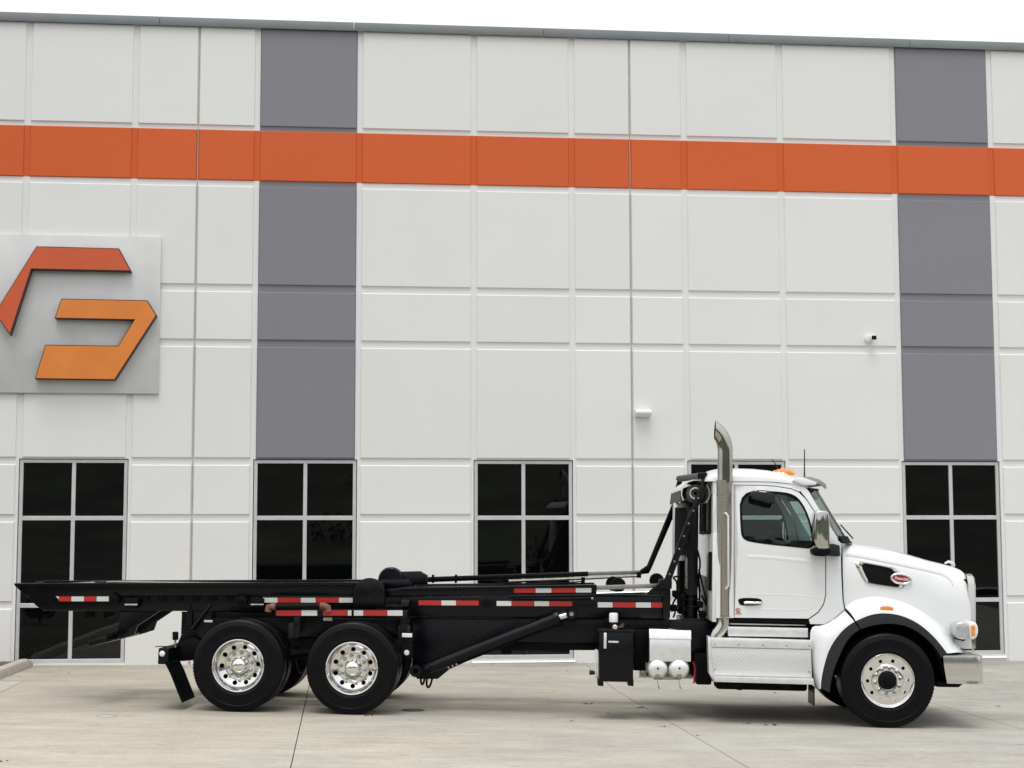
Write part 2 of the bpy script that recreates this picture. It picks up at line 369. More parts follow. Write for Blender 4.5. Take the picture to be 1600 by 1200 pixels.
def smooth_poly(pts, it=2, closed=True):        # Chaikin
    for _ in range(it):
        out = []; n = len(pts)
        for i in range(n if closed else n-1):
            a, b = Vector(pts[i]), Vector(pts[(i+1) % n]); out += [a.lerp(b, .25), a.lerp(b, .75)]
        if not closed: out = [Vector(pts[0])]+out+[Vector(pts[-1])]
        pts = out
    return [tuple(p) for p in pts]
def text_mesh(body, size, shear=0, ext=.002, bold=0):
    c = bpy.data.curves.new('lettering', 'FONT'); c.body = body; c.size = size; c.shear = shear; c.extrude = ext; c.align_x = 'CENTER'; c.align_y = 'CENTER'; c.offset = bold
    c.resolution_u = 3
    o = bpy.data.objects.new('lettering', c); COL.objects.link(o); bpy.context.view_layer.update()
    me = bpy.data.meshes.new_from_object(o.evaluated_get(bpy.context.evaluated_depsgraph_get())); bpy.data.objects.remove(o); return me
def ray(px, py): return (_r*(px-800)-_u*(py-600)+_f*FPX)
def W(px, py, y=0.0):                            # picture measurement -> point on the facade (x, z)
    d = ray(px, py); q = CAM+d*((y-CAM.y)/d.y); return q.x, q.z

# ------------------------------------------------------------------ ground shape
A_R = Vector((-1.1609, -6.2133, .0029)); A_F = Vector((6.1136, -7.1657, -.1671))   # tyre contacts, near side
LAT = Vector((.129807, .991539, 0))
FWD = (A_F-A_R); FWD.z = 0; FWD.normalize(); SLOPE = (A_F.z-A_R.z)/((A_F-A_R).xy.length)
def gz(x, y):
    s = (Vector((x, y, 0))-Vector((A_R.x, A_R.y, 0))).dot(FWD); s = max(-9, min(14, s))
    zt = A_R.z+SLOPE*s; zw = .042-.0053*(max(-9, min(20, x))-2.89)
    t_ = max(0, min(1, -y/3.4)); t_ = t_*t_*(3-2*t_)
    return zw+(zt-zw)*t_
def ground_sheet(name, x0, x1, y0, y1, mt, dz, step, thick=0, parent=None, bev=0):
    nx = max(1, round((x1-x0)/step)); ny = max(1, round((y1-y0)/step)); mb = MB()
    P_ = lambda i, j, dd: ((x0+(x1-x0)*i/nx), (y0+(y1-y0)*j/ny), gz(x0+(x1-x0)*i/nx, y0+(y1-y0)*j/ny)+dd)
    mb.grid([[P_(i, j, dz) for j in range(ny+1)] for i in range(nx+1)])
    if thick:
        bd = [(i, 0) for i in range(nx+1)]+[(nx, j) for j in range(1, ny+1)]+[(i, ny) for i in range(nx-1, -1, -1)]+[(0, j) for j in range(ny-1, 0, -1)]
        mb.grid([[P_(i, j, dz) for i, j in bd+bd[:1]], [P_(i, j, dz-thick) for i, j in bd+bd[:1]]])
    return mb.build(name, mt, parent, ang=50)
g = ground_sheet('ground', -60, 60, -44, 3, LOT, -.05, 3); tag(g, kind='structure')
pav = empty('pavement', (0, 0, 0)); tag(pav, kind='structure')
KX = -4.58
SX = [KX, -.45, 3.70, 7.70, 11.8, 15.9, 20]; SY = [0, -13.5, -19, -24.5, -30, -36]
for i in range(len(SX)-1):
    for j in range(len(SY)-1):
        ground_sheet('concrete_slab', SX[i]+.005, SX[i+1]-.005, SY[j+1]+.005, SY[j]-(.005 if j else -.02), SLAB, 0 if not(i == 0 and j == 0) else .0, .45 if j == 0 else 1.4, .05, pav)
# kerb with gutter strip and bed on its left
kerb = empty('kerb'); tag(kerb, kind='structure')
def kerb_piece(y0, y1, endround):
    mb = MB(); rows = []; n = 8
    for k in range(n+1):
        y = y0+(y1-y0)*k/n; z = gz(KX, y); h = .125
        if endround and k == n: h = .07
        rows.append([(KX+.0, y, z-.05), (KX+.0, y, z+h*.55), (KX-.02, y, z+h*.9), (KX-.055, y, z+h), (KX-.135, y, z+h), (KX-.155, y, z+h-.02), (KX-.155, y, z-.05)])
    mb.grid(rows); mb.add(rows[0], [tuple(range(7))]); mb.add(rows[-1], [tuple(range(6, -1, -1))])
    mb.build('kerb_stone', KERBM, kerb, ang=40)
kerb_piece(-2.0, -.16, True)
for k in range(7): kerb_piece(-2.01-3*(k+1), -2.01-3*k, False)
gs = ground_sheet('gutter_strip', KX+.004, KX+.36, -20, -2.85, KERBM, .004, .5, 0, kerb)
bed = ground_sheet('planting_bed', -16, KX-.15, -3.2, .02, MULCH, .06, .4); tag(bed, kind='structure')
lawn = ground_sheet('lawn', -60, KX-.15, -36, -3.2, GRASS, .06, .8); tag(lawn, kind='structure')
mb = MB()
for _ in range(2600):
    x = rnd.uniform(-9, KX-.17); y = rnd.uniform(-3.2, -.03); z = gz(x, y)+.06; s = rnd.uniform(.008, .024)
    vs = [(x+rnd.uniform(-1, 1)*s, y+rnd.uniform(-1, 1)*s, z+s*rnd.uniform(.5, 1.2)), (x-s, y-s, z-.005), (x+s, y-s*.8, z-.005), (x+s*.9, y+s, z-.005), (x-s, y+s*.8, z-.005)]
    mb.add(vs, [(0, 1, 2), (0, 2, 3), (0, 3, 4), (0, 4, 1)])
gv = mb.build('gravel', mat('gravel_stones', (.17, .125, .10), .9, noise=(30, .6)), smooth=False); tag(gv, 'brown gravel mulch in the bed beside the kerb', 'gravel', kind='stuff')
# wooded slope across the road, behind the photographer
mb = MB(); rows = []
for i in range(41):
    x = -150+i*7.5; rw = []
    for j in range(19):
        y = -36.5-j*6.5; t_ = max(0, (-y-50)/75); t_ = min(1, t_); h = 15*t_*t_*(3-2*t_)+(1.2*math.sin(x*.07+j)+.8*math.sin(x*.19+j*1.7))*t_
        rw.append((x, y, h-.02-(.02 if j == 0 else 0)))
    rows.append(rw)
hill = mb.grid(rows).build('hillside', GRASS, ang=180); tag(hill, kind='structure')
mb = MB()
for _ in range(9000):
    cx = rnd.uniform(-140, 140); cy = rnd.uniform(-150, -112); k = math.sin(cx*.33)+math.sin(cx*.11+1)
    z = 13+rnd.random()**.8*(7+1.6*k); s = rnd.uniform(.5, 1.3)
    a = Euler((rnd.uniform(0, 3), rnd.uniform(0, 3), rnd.uniform(0, 3))).to_matrix(); c = Vector((cx, cy, z))
    mb.add([c+a@Vector(q)*s for q in ((-1, 0, 0), (0, -.7, .2), (1, 0, 0), (0, .7, -.2))], [(0, 1, 2, 3)])
for _ in range(45):                                # bushes and rough growth down the slope
    bx_ = rnd.uniform(-110, 110); by_ = rnd.uniform(-112, -58); t_ = min(1, max(0, (-by_-50)/75)); bz_ = 15*t_*t_*(3-2*t_); br_ = rnd.uniform(.5, 1.9)
    for _ in range(150):
        d = Vector((rnd.gauss(0, 1), rnd.gauss(0, 1), abs(rnd.gauss(0, 1)))).normalized()*br_*rnd.random()**.4; s = br_*rnd.uniform(.05, .13)
        a = Euler((rnd.uniform(0, 3), rnd.uniform(0, 3), rnd.uniform(0, 3))).to_matrix(); c = Vector((bx_, by_, bz_))+d
        mb.add([c+a@Vector(q)*s for q in ((-1, 0, 0), (0, -.7, .2), (1, 0, 0), (0, .7, -.2))], [(0, 1, 2, 3)])
wd = mb.build('woodland', LEAF, smooth=False); tag(wd, 'far green woodland along the top of the slope', 'woodland', kind='stuff')
# round shrub whose mirror image shows in the tall window by the kerb
def mirror_point(px, py, dist):
    d = ray(px, py).normalized(); t0 = -CAM.y/d.y; q = CAM+d*t0; d2 = Vector((d.x, -d.y, d.z)); return q+d2*(dist-t0)
sp = mirror_point(60, 982, 35.0)
sh = empty('shrub', (sp.x, sp.y, gz(sp.x, sp.y)+.06)); tag(sh, 'small round dark shrub on the lawn, seen mirrored in window glass', 'shrub')
MB().tube([(0, 0, -.05), (.01, 0, .12), (0, .01, .3)], [.025, .02, .012], 7).build('trunk', BARK, sh)
mb = MB()
for _ in range(900):
    d = Vector((rnd.gauss(0, 1), rnd.gauss(0, 1), rnd.gauss(0, 1))).normalized()*rnd.random()**.4; c = Vector((d.x*.36, d.y*.36, .36+d.z*.27)); s = rnd.uniform(.02, .05)
    a = Euler((rnd.uniform(0, 6), rnd.uniform(0, 6), 0)).to_matrix(); mb.add([c+a@Vector(q)*s for q in ((-1, 0, 0), (0, -.6, .1), (1, 0, 0), (0, .6, -.1))], [(0, 1, 2, 3)])
mb.build('crown', LEAF, sh, smooth=False)
COVER = mat('worn_iron', (.10, .095, .085), .7, noise=(25, .3))
# small round covers set in the slab, bits of dirt
def at_ground(px, py):
    d = ray(px, py); t_ = 15.0/d.y
    for _ in range(30):
        q = CAM+d*t_; t_ += (gz(q.x, q.y)-q.z)/d.z*.9
    q = CAM+d*t_; return Vector((q.x, q.y, gz(q.x, q.y)))
for (px, py), lb, rr in (((645, 1110), 'round flush iron cover in the slab in front of the tandem wheels', .135), ((166, 1119), 'faint round flush cover in the slab behind the mudflap', .115)):
    q = at_ground(px, py); c = empty('cleanout_cover', q); tag(c, lb, 'cover')
    def ring(r0, r1, z0, z1, nm, mt):
        mb = MB(); nn = 28
        mb.grid([[(r_*math.cos(2*math.pi*k/nn), r_*math.sin(2*math.pi*k/nn), z+gz(q.x+r_*math.cos(2*math.pi*k/nn), q.y+r_*math.sin(2*math.pi*k/nn))-q.z) for k in range(nn+1)] for r_, z in ((r0, z0), (r1, z0), (r1, z1))]); mb.build(nm, mt, c)
    ring(.0, rr-.02, .004, .002, 'lid', KERBM if rr < .12 else COVER); ring(rr-.014, rr, .006, .001, 'rim', DARK if rr > .12 else KERBM)
mb = MB()
for px, py, s in ((917, 1100, .06), (1000, 1106, .05), (1167, 1131, .04), (1205, 1133, .07), (1035, 1136, .03), (948, 1115, .025), (1560, 1104, .03), (578, 1119, .05), (1210, 1083, .03), (892, 1127, .02), (1090, 1150, .02), (4, 1190, .06), (740, 1041, .02), (770, 1038, .02), (888, 1049, .02), (108, 1052, .02), (95, 1047, .02)):
    q = at_ground(px, py)
    for k in range(4):
        c = q+Vector((rnd.uniform(-1, 1)*s, rnd.uniform(-1, 1)*s*.6, .002)); r_ = s*rnd.uniform(.1, .32)
        mb.add([(c.x+r_*math.cos(a)*1.5, c.y+r_*math.sin(a), c.z+.003*rnd.random()) for a in (0, 1, 2.2, 3.1, 4.3, 5.4)]+[(c.x, c.y, c.z+.01)], [(i, (i+1) % 6, 6) for i in range(6)])
db = mb.build('debris', mat('debris_dirt', (.035, .03, .025), .9)); tag(db, 'small dark bits of dirt scattered on the pavement', 'debris', kind='stuff')

# ------------------------------------------------------------------ building
B = empty('warehouse_building', (3, 0, 0)); tag(B, 'white panel warehouse with orange band, grey columns and tall dark windows', 'building')
BO = Vector((-3, 0, 0))
def bl(mb, name, mt, parent=B, **k): return mb.build(name, mt, parent, BO if parent is B else None, **k)
BD = .025                                           # depth of the reveals
ROWS = [(8.385, 9.96), (ZO0, ZO1), (5.876, 7.43), (5.016, 5.775), (3.192, 4.915), (2.326, 3.09), (1.025, 2.225), (-.3, .925)]
cols = []                                           # (x0, x1, is_window, left gap half, right gap half)
EDGE = [-9.12, -8.2, -6.6]+GX[:2]+[JX[1]]+GX[2:6]+[JX[2]]+GX[6:]+[JX[3], 12.2, 13.8, 15.6, 17.2, 18.13]
winL = {-8.2, -4.90, -1.392, 2.002, 5.386, 8.871, 12.2, 15.6}
def hg(x): return .011 if any(abs(x-j) < 1e-6 for j in JX) else .042
CH = .014
def panel(x0, x1, z0, z1):
    mb = MB(); n = [(x0, z0), (x1, z0), (x1, z1), (x0, z1)]; q = [(x0+CH, z0+CH), (x1-CH, z0+CH), (x1-CH, z1-CH), (x0+CH, z1-CH)]
    mb.add([(x, BD+.004, z) for x, z in n]+[(x, 0, z) for x, z in q], [(4, 5, 6, 7)]+[(i, (i+1) % 4, 4+(i+1) % 4, 4+i) for i in range(4)])
    bl(mb, 'wall_panel', WALL, smooth=False)
WZ0, WZ1 = .105, 3.178
for a, b in zip(EDGE, EDGE[1:]):
    x0, x1 = a+hg(a), b-hg(b)
    for k, (z0, z1) in enumerate(ROWS):
        if a in winL and k >= 5: continue
        panel(x0, x1, z0, z1)
# backing wall with window openings
mb = MB(); XL, XR = -16, 25
def bk(x0, x1, z0, z1): mb.box(x0, x1, BD, BD+.22, z0, z1)
bk(XL, XR, WZ1, 10.0); bk(XL, XR, -.4, WZ0)
prev = XL
for a in sorted(winL): b = EDGE[EDGE.index(a)+1]; bk(prev, a, WZ0, WZ1); prev = b
bk(prev, XR, WZ0, WZ1)
bl(mb, 'wall_core', WALL, smooth=False)
MB().box(XL, XR, BD+.22, 30, -.4, 9.7).build('building_mass', WHITEP, B, BO)
for x in JX:
    bl(MB().tube([(x, BD-.004, -.05), (x, BD-.004, 9.95)], .009, 8), 'caulk_joint', CAULK)
cj = [W(250, 30)[0]+3.02*k for k in range(-4, 8)]
for a, b in zip(cj, cj[1:]):
    mb = MB(); prof = [(-.05, 9.944), (-.052, 10.083), (.30, 10.10), (.30, 10.02), (BD-.006, 10.02), (-.03, 9.948)]
    n = len(prof); mb.add([(a+.003, y, z) for y, z in prof]+[(b-.003, y, z) for y, z in prof], [tuple(range(n)), tuple(range(2*n-1, n-1, -1))]+[(i, i+n, (i+1) % n+n, (i+1) % n) for i in range(n)])
    bl(mb, 'coping', COPING, bev=.003)
# windows: aluminium frame with six panes, sloped sill
for a in sorted(winL):
    b = EDGE[EDGE.index(a)+1]; x0, x1 = a+.012, b-.012; FY0, FY1 = .045, .12; fw = .052; mb = MB()
    mb.box(x0, x0+fw, FY0, FY1, WZ0+.003, WZ1-.012); mb.box(x1-fw, x1, FY0, FY1, WZ0+.003, WZ1-.012)
    xm = (x0+x1)/2
    hz = [(WZ0+.003, WZ0+.06), (.935, 1.0), (2.245, 2.31), (WZ1-.062, WZ1-.012)]
    for z0, z1 in hz: mb.box(x0+fw, x1-fw, FY0+.001, FY1, z0, z1)
    for (p0, p1), (q0, q1) in zip(hz, hz[1:]): mb.box(xm-.029, xm+.029, FY0+.0015, FY1, p1, q0)
    wn = bl(mb, 'window', FRAME, bev=.003, seg=1)
    for (p0, p1), (q0, q1) in zip(hz, hz[1:]):
        for c0, c1 in ((x0+fw, xm-.029), (xm+.029, x1-fw)):
            t1, t2 = R(rnd.uniform(-.12, .12)), R(rnd.uniform(-.12, .12)); yc = .075; cx_, cz_ = (c0+c1)/2, (p1+q0)/2
            yy = lambda x, z: yc+(x-cx_)*math.tan(t1)+(z-cz_)*math.tan(t2)
            mb = MB(); pv = [(c0-.01, p1-.01), (c1+.01, p1-.01), (c1+.01, q0+.01), (c0-.01, q0+.01)]
            mb.add([(x, yy(x, z), z) for x, z in pv]+[(x, yy(x, z)+.02, z) for x, z in pv], [(0, 1, 2, 3), (7, 6, 5, 4), (0, 4, 5, 1), (1, 5, 6, 2), (2, 6, 7, 3), (3, 7, 4, 0)])
            mb.build('pane', WGLASS, wn, smooth=False)
    sb = MB(); sb.add([(a-.02, -.002, WZ0-.055), (b+.02, -.002, WZ0-.055), (b+.02, .05, WZ0-.002), (a-.02, .05, WZ0-.002), (a-.02, .05, WZ0-.06), (b+.02, .05, WZ0-.06)], [(0, 1, 2, 3), (0, 3, 4), (1, 5, 2), (0, 4, 5, 1), (3, 2, 5, 4)])
    sb.build('sill', WALL, wn, smooth=False)

# wall sign
def inset(pl, d):
    n_ = len(pl); ar = sum(pl[i][0]*pl[(i+1) % n_][1]-pl[(i+1) % n_][0]*pl[i][1] for i in range(n_)); sg = 1 if ar > 0 else -1; out = []
    for i in range(n_):
        a, b, c = Vector(pl[i-1]), Vector(pl[i]), Vector(pl[(i+1) % n_]); d1 = (b-a).normalized(); d2 = (c-b).normalized()
        n1 = Vector((-d1.y, d1.x))*sg; n2 = Vector((-d2.y, d2.x))*sg; k = (n1+n2); out.append(tuple(b+k*(d/max(.25, 1+n1.dot(n2)))))
    return out
def wp(pts, y): return [W(px, py, y) for px, py in pts]
x1, zt = W(252.5, 371); _, zb = W(250, 615.5); x0 = W(-150, 500)[0]
sg = empty('wall_sign', (x1-1.5, 0, zb)); tag(sg, 'square metal sign with orange angular emblem on the warehouse wall', 'sign'); SO = -sg.location
MB().box(x0, x1, -.055, -.002, zb, zt).build('backing_panel', SIGNP, sg, SO, bev=.003)
q = 4.1375
def zz(l): return [(x/q, 350+y/q) for x, y in l]
for nm, mt, pl in (('red_orange_emblem', SIGNR, [(235, 143), (768, 157), (848, 305), (203, 292), (65, 718), (-35, 575)]),
                   ('orange_emblem', SIGNO, [(397, 482), (952, 493), (1012, 590), (742, 1008), (225, 1001), (292, 780), (762, 787), (866, 620), (352, 610)])):
    pl = wp(zz(pl), -.20); cxx = sum(p[0] for p in pl)/len(pl); czz = sum(p[1] for p in pl)/len(pl)
    e = MB().prism(pl, -.195, -.054).build(nm, SIGNS, sg, SO, smooth=False)
    MB().prism(inset(pl, .012), -.202, -.194).build('face_plate', mt, e, smooth=False)
# wall lamp and security camera
lx, lz = W(1003.5, 646); lp = empty('wall_light', (lx, 0, lz)); tag(lp, 'white wedge wall light beside the caulked joint', 'wall light')
mb = MB(); ww = .125; prof = [(0, .055), (-.10, .05), (-.17, .025), (-.17, -.012), (-.06, -.055), (0, -.06)]; n = len(prof)
mb.add([(-ww, y, z) for y, z in prof]+[(ww, y, z) for y, z in prof], [tuple(range(n)), tuple(range(2*n-1, n-1, -1))]+[(i, i+n, (i+1) % n+n, (i+1) % n) for i in range(n)])
mb.build('housing', WHITEP, lp, bev=.008)
mb = MB().add([(-ww+.015, -.160, -.017), (ww-.015, -.160, -.017), (ww-.015, -.062, -.057), (-ww+.015, -.062, -.057)], [(0, 1, 2, 3)]); mb.build('lens', LENS, lp, thick=.004)
sxx, szz = W(1357, 529); sc = empty('security_camera', (sxx, 0, szz)); tag(sc, 'small white dome security camera with dark lens on the wall', 'camera')
MB().lathe([(.001, -.05), (.06, -.048), (.068, -.03), (.068, 0)], 24).build('mount', WHITEP, sc)
MB().box(-.012, .085, -.15, -.05, -.04, .045).build('housing', WHITEP, sc, bev=.022, seg=3)
MB().box(.004, .082, -.158, -.148, -.033, .032).build('lens', BLACK, sc, bev=.004)

# ================================================================== truck
XA = (A_F-A_R).normalized(); YA = LAT.copy(); ZA = XA.cross(YA).normalized()
ORG = A_R+YA*1.22                                   # ground under the rear axle, on the centreline
T = empty('roll_off_truck', ORG); tag(T, 'white cab roll-off hoist truck with black tilting rails parked by the warehouse', 'truck')
TM = Matrix.Identity(4)
for i in range(3): TM[i][0], TM[i][1], TM[i][2], TM[i][3] = XA[i], YA[i], ZA[i], ORG[i]
T.matrix_world = TM; TI = TM.inverted(); CL = TI@CAM
def P(px, py, y):                                   # measurement on the photo -> truck (x, z) on the plane at y
    d = TI.to_3x3()@ray(px, py); q = CL+d*((y-CL.y)/d.y); return q.x, q.z
def PP(l, y): return [P(a, b, y) for a, b in l]
def P3(px, py, y): x, z = P(px, py, y); return Vector((x, y, z))
def tp(mb, name, mt, parent=T, **k): return mb.build(name, mt, parent, **k)
def prism(name, pl, y0, y1, mt, parent=T, bev=.005, **k): return tp(MB().prism(PP(pl, y0), y0, y1), name, mt, parent, bev=bev, **k)
def pbox(px0, py0, px1, py1, y0, y1):               # box from a picture rectangle at y0
    x0, z1 = P(px0, (py0+py1)/2, y0)[0], P((px0+px1)/2, py0, y0)[1]; x1, z0 = P(px1, (py0+py1)/2, y0)[0], P((px0+px1)/2, py1, y0)[1]
    return MB().box(x0, x1, y0, y1, z0, z1)
def flip(l): return [(x, -y, z) for x, y, z in l]

LUG = mat('lug_steel', (.42, .42, .41), .18, metal=1)
# ---------------------------------------------------------------- wheels
def tyre_mesh(Rr, w, rim):
    h = w/2; p = [(rim, -h+.03), (rim+.012, -h+.012), (rim+.035, -h+.006), (rim+.045, -h+.001), (rim+.05, -h+.003), (rim+.12, -h), (Rr-.075, -h+.001), (Rr-.07, -h-.002), (Rr-.062, -h+.001), (Rr-.03, -h+.010), (Rr-.012, -h+.018), (Rr-.004, -h+.028)]
    gr = []
    for c in (-.28, -.095, .095, .28):
        y = c*w; gr += [(Rr, y-.007), (Rr-.013, y-.005), (Rr-.013, y+.005), (Rr, y+.007)]
    p2 = [(r_, -y) for r_, y in reversed(p)]
    mb = MB().lathe(p+gr+p2+[(rim, 0)], 72, closed=True)
    # shoulder blocks
    for k in range(84):
        a = 2*math.pi*k/84
        for s in (-1, 1):
            b0 = a+.010; b1 = a+.052; y0 = s*(h-.03); y1 = s*(.30*w)
            mb.add([((Rr+.0005)*math.cos(t_), y, (Rr+.0005)*math.sin(t_)) for t_ in (b0, b1) for y in (y0, y1)]+[((Rr-.01)*math.cos(t_), y, (Rr-.01)*math.sin(t_)) for t_ in (b0, b1) for y in (y0, y1)],
                   [(0, 1, 3, 2), (0, 2, 6, 4), (1, 5, 7, 3), (0, 4, 5, 1), (2, 3, 7, 6)])
    return mb.mesh('tyre', ang=28)
def disc(r0, r1, holes, hr, hc, y, th=.012, n=48):
    hs = [circ(0, 0, r0, 32)]+[circ(hc*math.cos(2*math.pi*k/holes+.17), hc*math.sin(2*math.pi*k/holes+.17), hr, 14) for k in range(holes)]
    return sheet(circ(0, 0, r1, n), hs, lambda x, z: y, 0, th)
RR, RF = .523, .53
TY_R, TY_F = tyre_mesh(RR, .275, .288), tyre_mesh(RF, .35, .292)
# rear outer wheel: deep dish
mb = MB().lathe([(.288, -.105), (.297, -.122), (.299, -.128), (.293, -.131), (.286, -.127), (.280, -.112), (.268, -.098), (.264, -.085), (.259, -.06), (.256, -.03), (.246, -.022), (.243, .02), (.262, -.02), (.28, .11), (.292, .13)], 64)
hs = [circ(0, 0, .172, 40)]+[circ(.209*math.cos(2*math.pi*k/10+.17), .209*math.sin(2*math.pi*k/10+.17), .027, 14) for k in range(10)]
d_ = sheet(circ(0, 0, .247, 56), hs, lambda x, z: -.022+.45*max(0, .247-math.hypot(x, z)), .018, .012); mb.add(d_.v, d_.f)
mb.lathe([(.176, .014), (.171, -.002), (.165, -.007), (.10, -.008), (.085, -.005), (.085, .02)], 56)
RIM_R = mb.mesh('wheel', ang=30)
NUT = MB().lathe([(.001, -.052), (.010, -.05), (.013, -.042), (.0155, -.02), (.023, -.014), (.023, .004)], 12).mesh('lug_nut', ang=40)
HUB_R = MB().lathe([(.001, -.128), (.03, -.126), (.056, -.118), (.076, -.103), (.086, -.08), (.088, -.05), (.096, -.030), (.10, -.004)], 40).mesh('hub_cap', ang=60)
RIM_I = MB().lathe([(.29, -.11), (.297, -.125), (.286, -.127), (.27, -.1), (.26, .0), (.10, .02), (.1, .05), (.27, .05), (.292, .12)], 40).mesh('wheel')
# front wheel: flat outboard disc
mb = MB().lathe([(.292, -.12), (.304, -.15), (.306, -.158), (.300, -.163), (.292, -.158), (.286, -.146), (.278, -.142), (.270, -.141), (.270, .0), (.285, .13)], 64)
d_ = disc(.10, .272, 10, .020, .224, -.140); mb.add(d_.v, d_.f)
mb.lathe([(.182, -.141), (.176, -.150), (.168, -.153), (.12, -.154), (.10, -.15), (.10, -.13)], 48)
RIM_F = mb.mesh('wheel', ang=30)
HUB_F = MB().lathe([(.001, -.215), (.045, -.213), (.05, -.205), (.062, -.203), (.066, -.195), (.088, -.19), (.098, -.18), (.102, -.155), (.104, -.14)], 40).mesh('hub', ang=40)
HUBB = MB()
for k in range(8): a = 2*math.pi*k/8; HUBB.lathe([(.001, -.2), (.008, -.199), (.009, -.19)], 6, (.078*math.cos(a), 0, .078*math.sin(a)))
HUBB = HUBB.mesh('hub_bolt')
DRUM = MB().lathe([(.02, .02), (.20, .02), (.205, .03), (.205, .2), (.02, .2)], 28).mesh('brake_drum')
def wheel(x, z, y, kind, far):
    o = link('wheel', {'R': RIM_R, 'I': RIM_I, 'F': RIM_F}[kind], POLISH if kind != 'I' else DARK, T, (x, y, z))
    if far != (kind == 'I'): o.rotation_euler.z = math.pi
    o.rotation_euler.y = rnd.uniform(0, .6)
    link('tyre', TY_F if kind == 'F' else TY_R, RUBBER, o)
    if kind == 'I': return
    link('brake_drum', DRUM, BLACKM, o, (0, 0, 0) if kind == 'R' else (0, -.06, 0))
    link('hub_cap' if kind == 'R' else 'hub', HUB_R if kind == 'R' else HUB_F, CHROME if kind == 'R' else BLACKM, o)
    if kind == 'F': link('hub_bolt', HUBB, DARK, o)
    rr_, yy = (.138, -.006) if kind == 'R' else (.143, -.152)
    for k in range(10):
        a = 2*math.pi*(k+.5)/10; link('lug_nut', NUT, LUG, o, (rr_*math.cos(a), yy, rr_*math.sin(a)))
WX = [P(371.5, 1041.5, -1.22)[0], P(549.5, 1043.5, -1.22)[0]]; WF = P(1387.7, 1065.6, -1.22)[0]
for x in WX:
    for s in (-1, 1):
        wheel(x, RR, s*1.083, 'R', s > 0); wheel(x, RR, s*.755, 'I', s > 0)
for s in (-1, 1): wheel(WF, RF, s*1.045, 'F', s > 0)

# ---------------------------------------------------------------- chassis
xr0, zt0 = P(283, 993, -.43); xe, _ = P(1500, 1000, -.43); zr1 = P(860, 969, -.43)[1]; zr0 = P(860, 1004, -.43)[1]
for s in (-1, 1):
    y = s*.43
    mb = MB().box(xr0, xe, y-.005, y+.005, zr0, zr1); mb.box(xr0, xe, y-.005 if s > 0 else y-.0, y+.0 if s > 0 else y+.005, zr0, zr1)
    mb = MB().box(xr0, xe, y-.008, y+.008, zr0+.012, zr1-.012)
    ya, yb = (y-.03, y+.06) if s < 0 else (y-.06, y+.03)
    mb.box(xr0, xe, ya, yb, zr0, zr0+.0115); mb.box(xr0, xe, ya, yb, zr1-.0115, zr1)
    tp(mb, 'frame_rail', BLACK)
for x in (WX[0]-.45, (WX[0]+WX[1])/2, WX[1]+.7, 3.4, 5.0, WF+.5): tp(MB().box(x-.06, x+.06, -.42, .42, zr0+.03, zr1-.03), 'cross_member', BLACKM, bev=.01)
for x in WX:
    tp(MB().tube([(x, -.95, RR), (x, .95, RR)], .075, 16), 'axle', BLACKM)
    tp(MB().lathe([(.001, -.26), (.12, -.24), (.20, -.12), (.215, 0), (.20, .12), (.12, .24), (.001, .26)], 20, (x, 0, RR)), 'differential', BLACKM)
    for s in (-1, 1):
        tp(MB().lathe([(.001, -.09), (.11, -.09), (.12, -.05), (.12, .05), (.11, .09), (.001, .09)], 18, (x+.34, s*.33, RR+.18)), 'brake_chamber', DARK)
        tp(MB().box(x-.09, x+.09, s*.43-.06, s*.43+.06, RR, zr0+.05), 'spring_seat', BLACKM, bev=.015)
for s in (-1, 1):
    xm = (WX[0]+WX[1])/2
    tp(MB().tube([(WX[0]-.1, s*.45, RR-.02), (xm, s*.45, RR+.11), (WX[1]+.1, s*.45, RR-.02)], [.05, .075, .05], 8), 'equaliser_beam', BLACKM)
    tp(MB().prism([(xm-.16, zr0), (xm+.16, zr0), (xm+.07, RR+.06), (xm-.07, RR+.06)], s*.46-.04, s*.46+.04), 'suspension_hanger', BLACKM, bev=.01)
tp(MB().tube([(WX[0], 0, RR+.03), (WX[1], 0, RR+.05), (WX[1]+.3, 0, .66), (WX[1]+.9, 0, .80), (5.6, 0, .82)], .055, 14), 'drive_shaft', BLACKM)
tp(MB().tube([(WF, -.86, RF), (WF, -.6, RF), (WF, -.45, RF-.09), (WF, .45, RF-.09), (WF, .6, RF), (WF, .86, RF)], .055, 10), 'front_axle', BLACKM)
for s in (-1, 1):
    tp(MB().box(WF-.75, WF+.72, s*.43-.045, s*.43+.045, RF-.02, RF+.05), 'leaf_spring', BLACKM, bev=.01)
    tp(MB().box(WF-.8, WF-.7, s*.43-.05, s*.43+.05, RF-.02, zr0+.02), 'spring_hanger', BLACKM, bev=.01)
tp(MB().box(WF-.55, WF+.45, -.4, .4, RF+.08, RF+.95), 'engine_block', BLACKM, bev=.05)
tp(MB().box(5.15, WF-.62, -.42, .42, .45, .95), 'gearbox', BLACKM, bev=.08)
# wheel well liner
xa, za = P(1345, 1000, -.7)
arc = [(WF+.64*math.cos(t_), RF+.02+.64*math.sin(t_)) for t_ in [R(5+k*8.5) for k in range(21)]]
for s in (-1, 1):
    mb = MB().grid([[(x, s*.62, z) for x, z in arc], [(x, s*1.17, z) for x, z in arc]]); mb.add([(x, s*.62, z) for x, z in arc], [tuple(range(len(arc)))])
    tp(mb, 'wheel_liner', BLACKM, thick=.01)

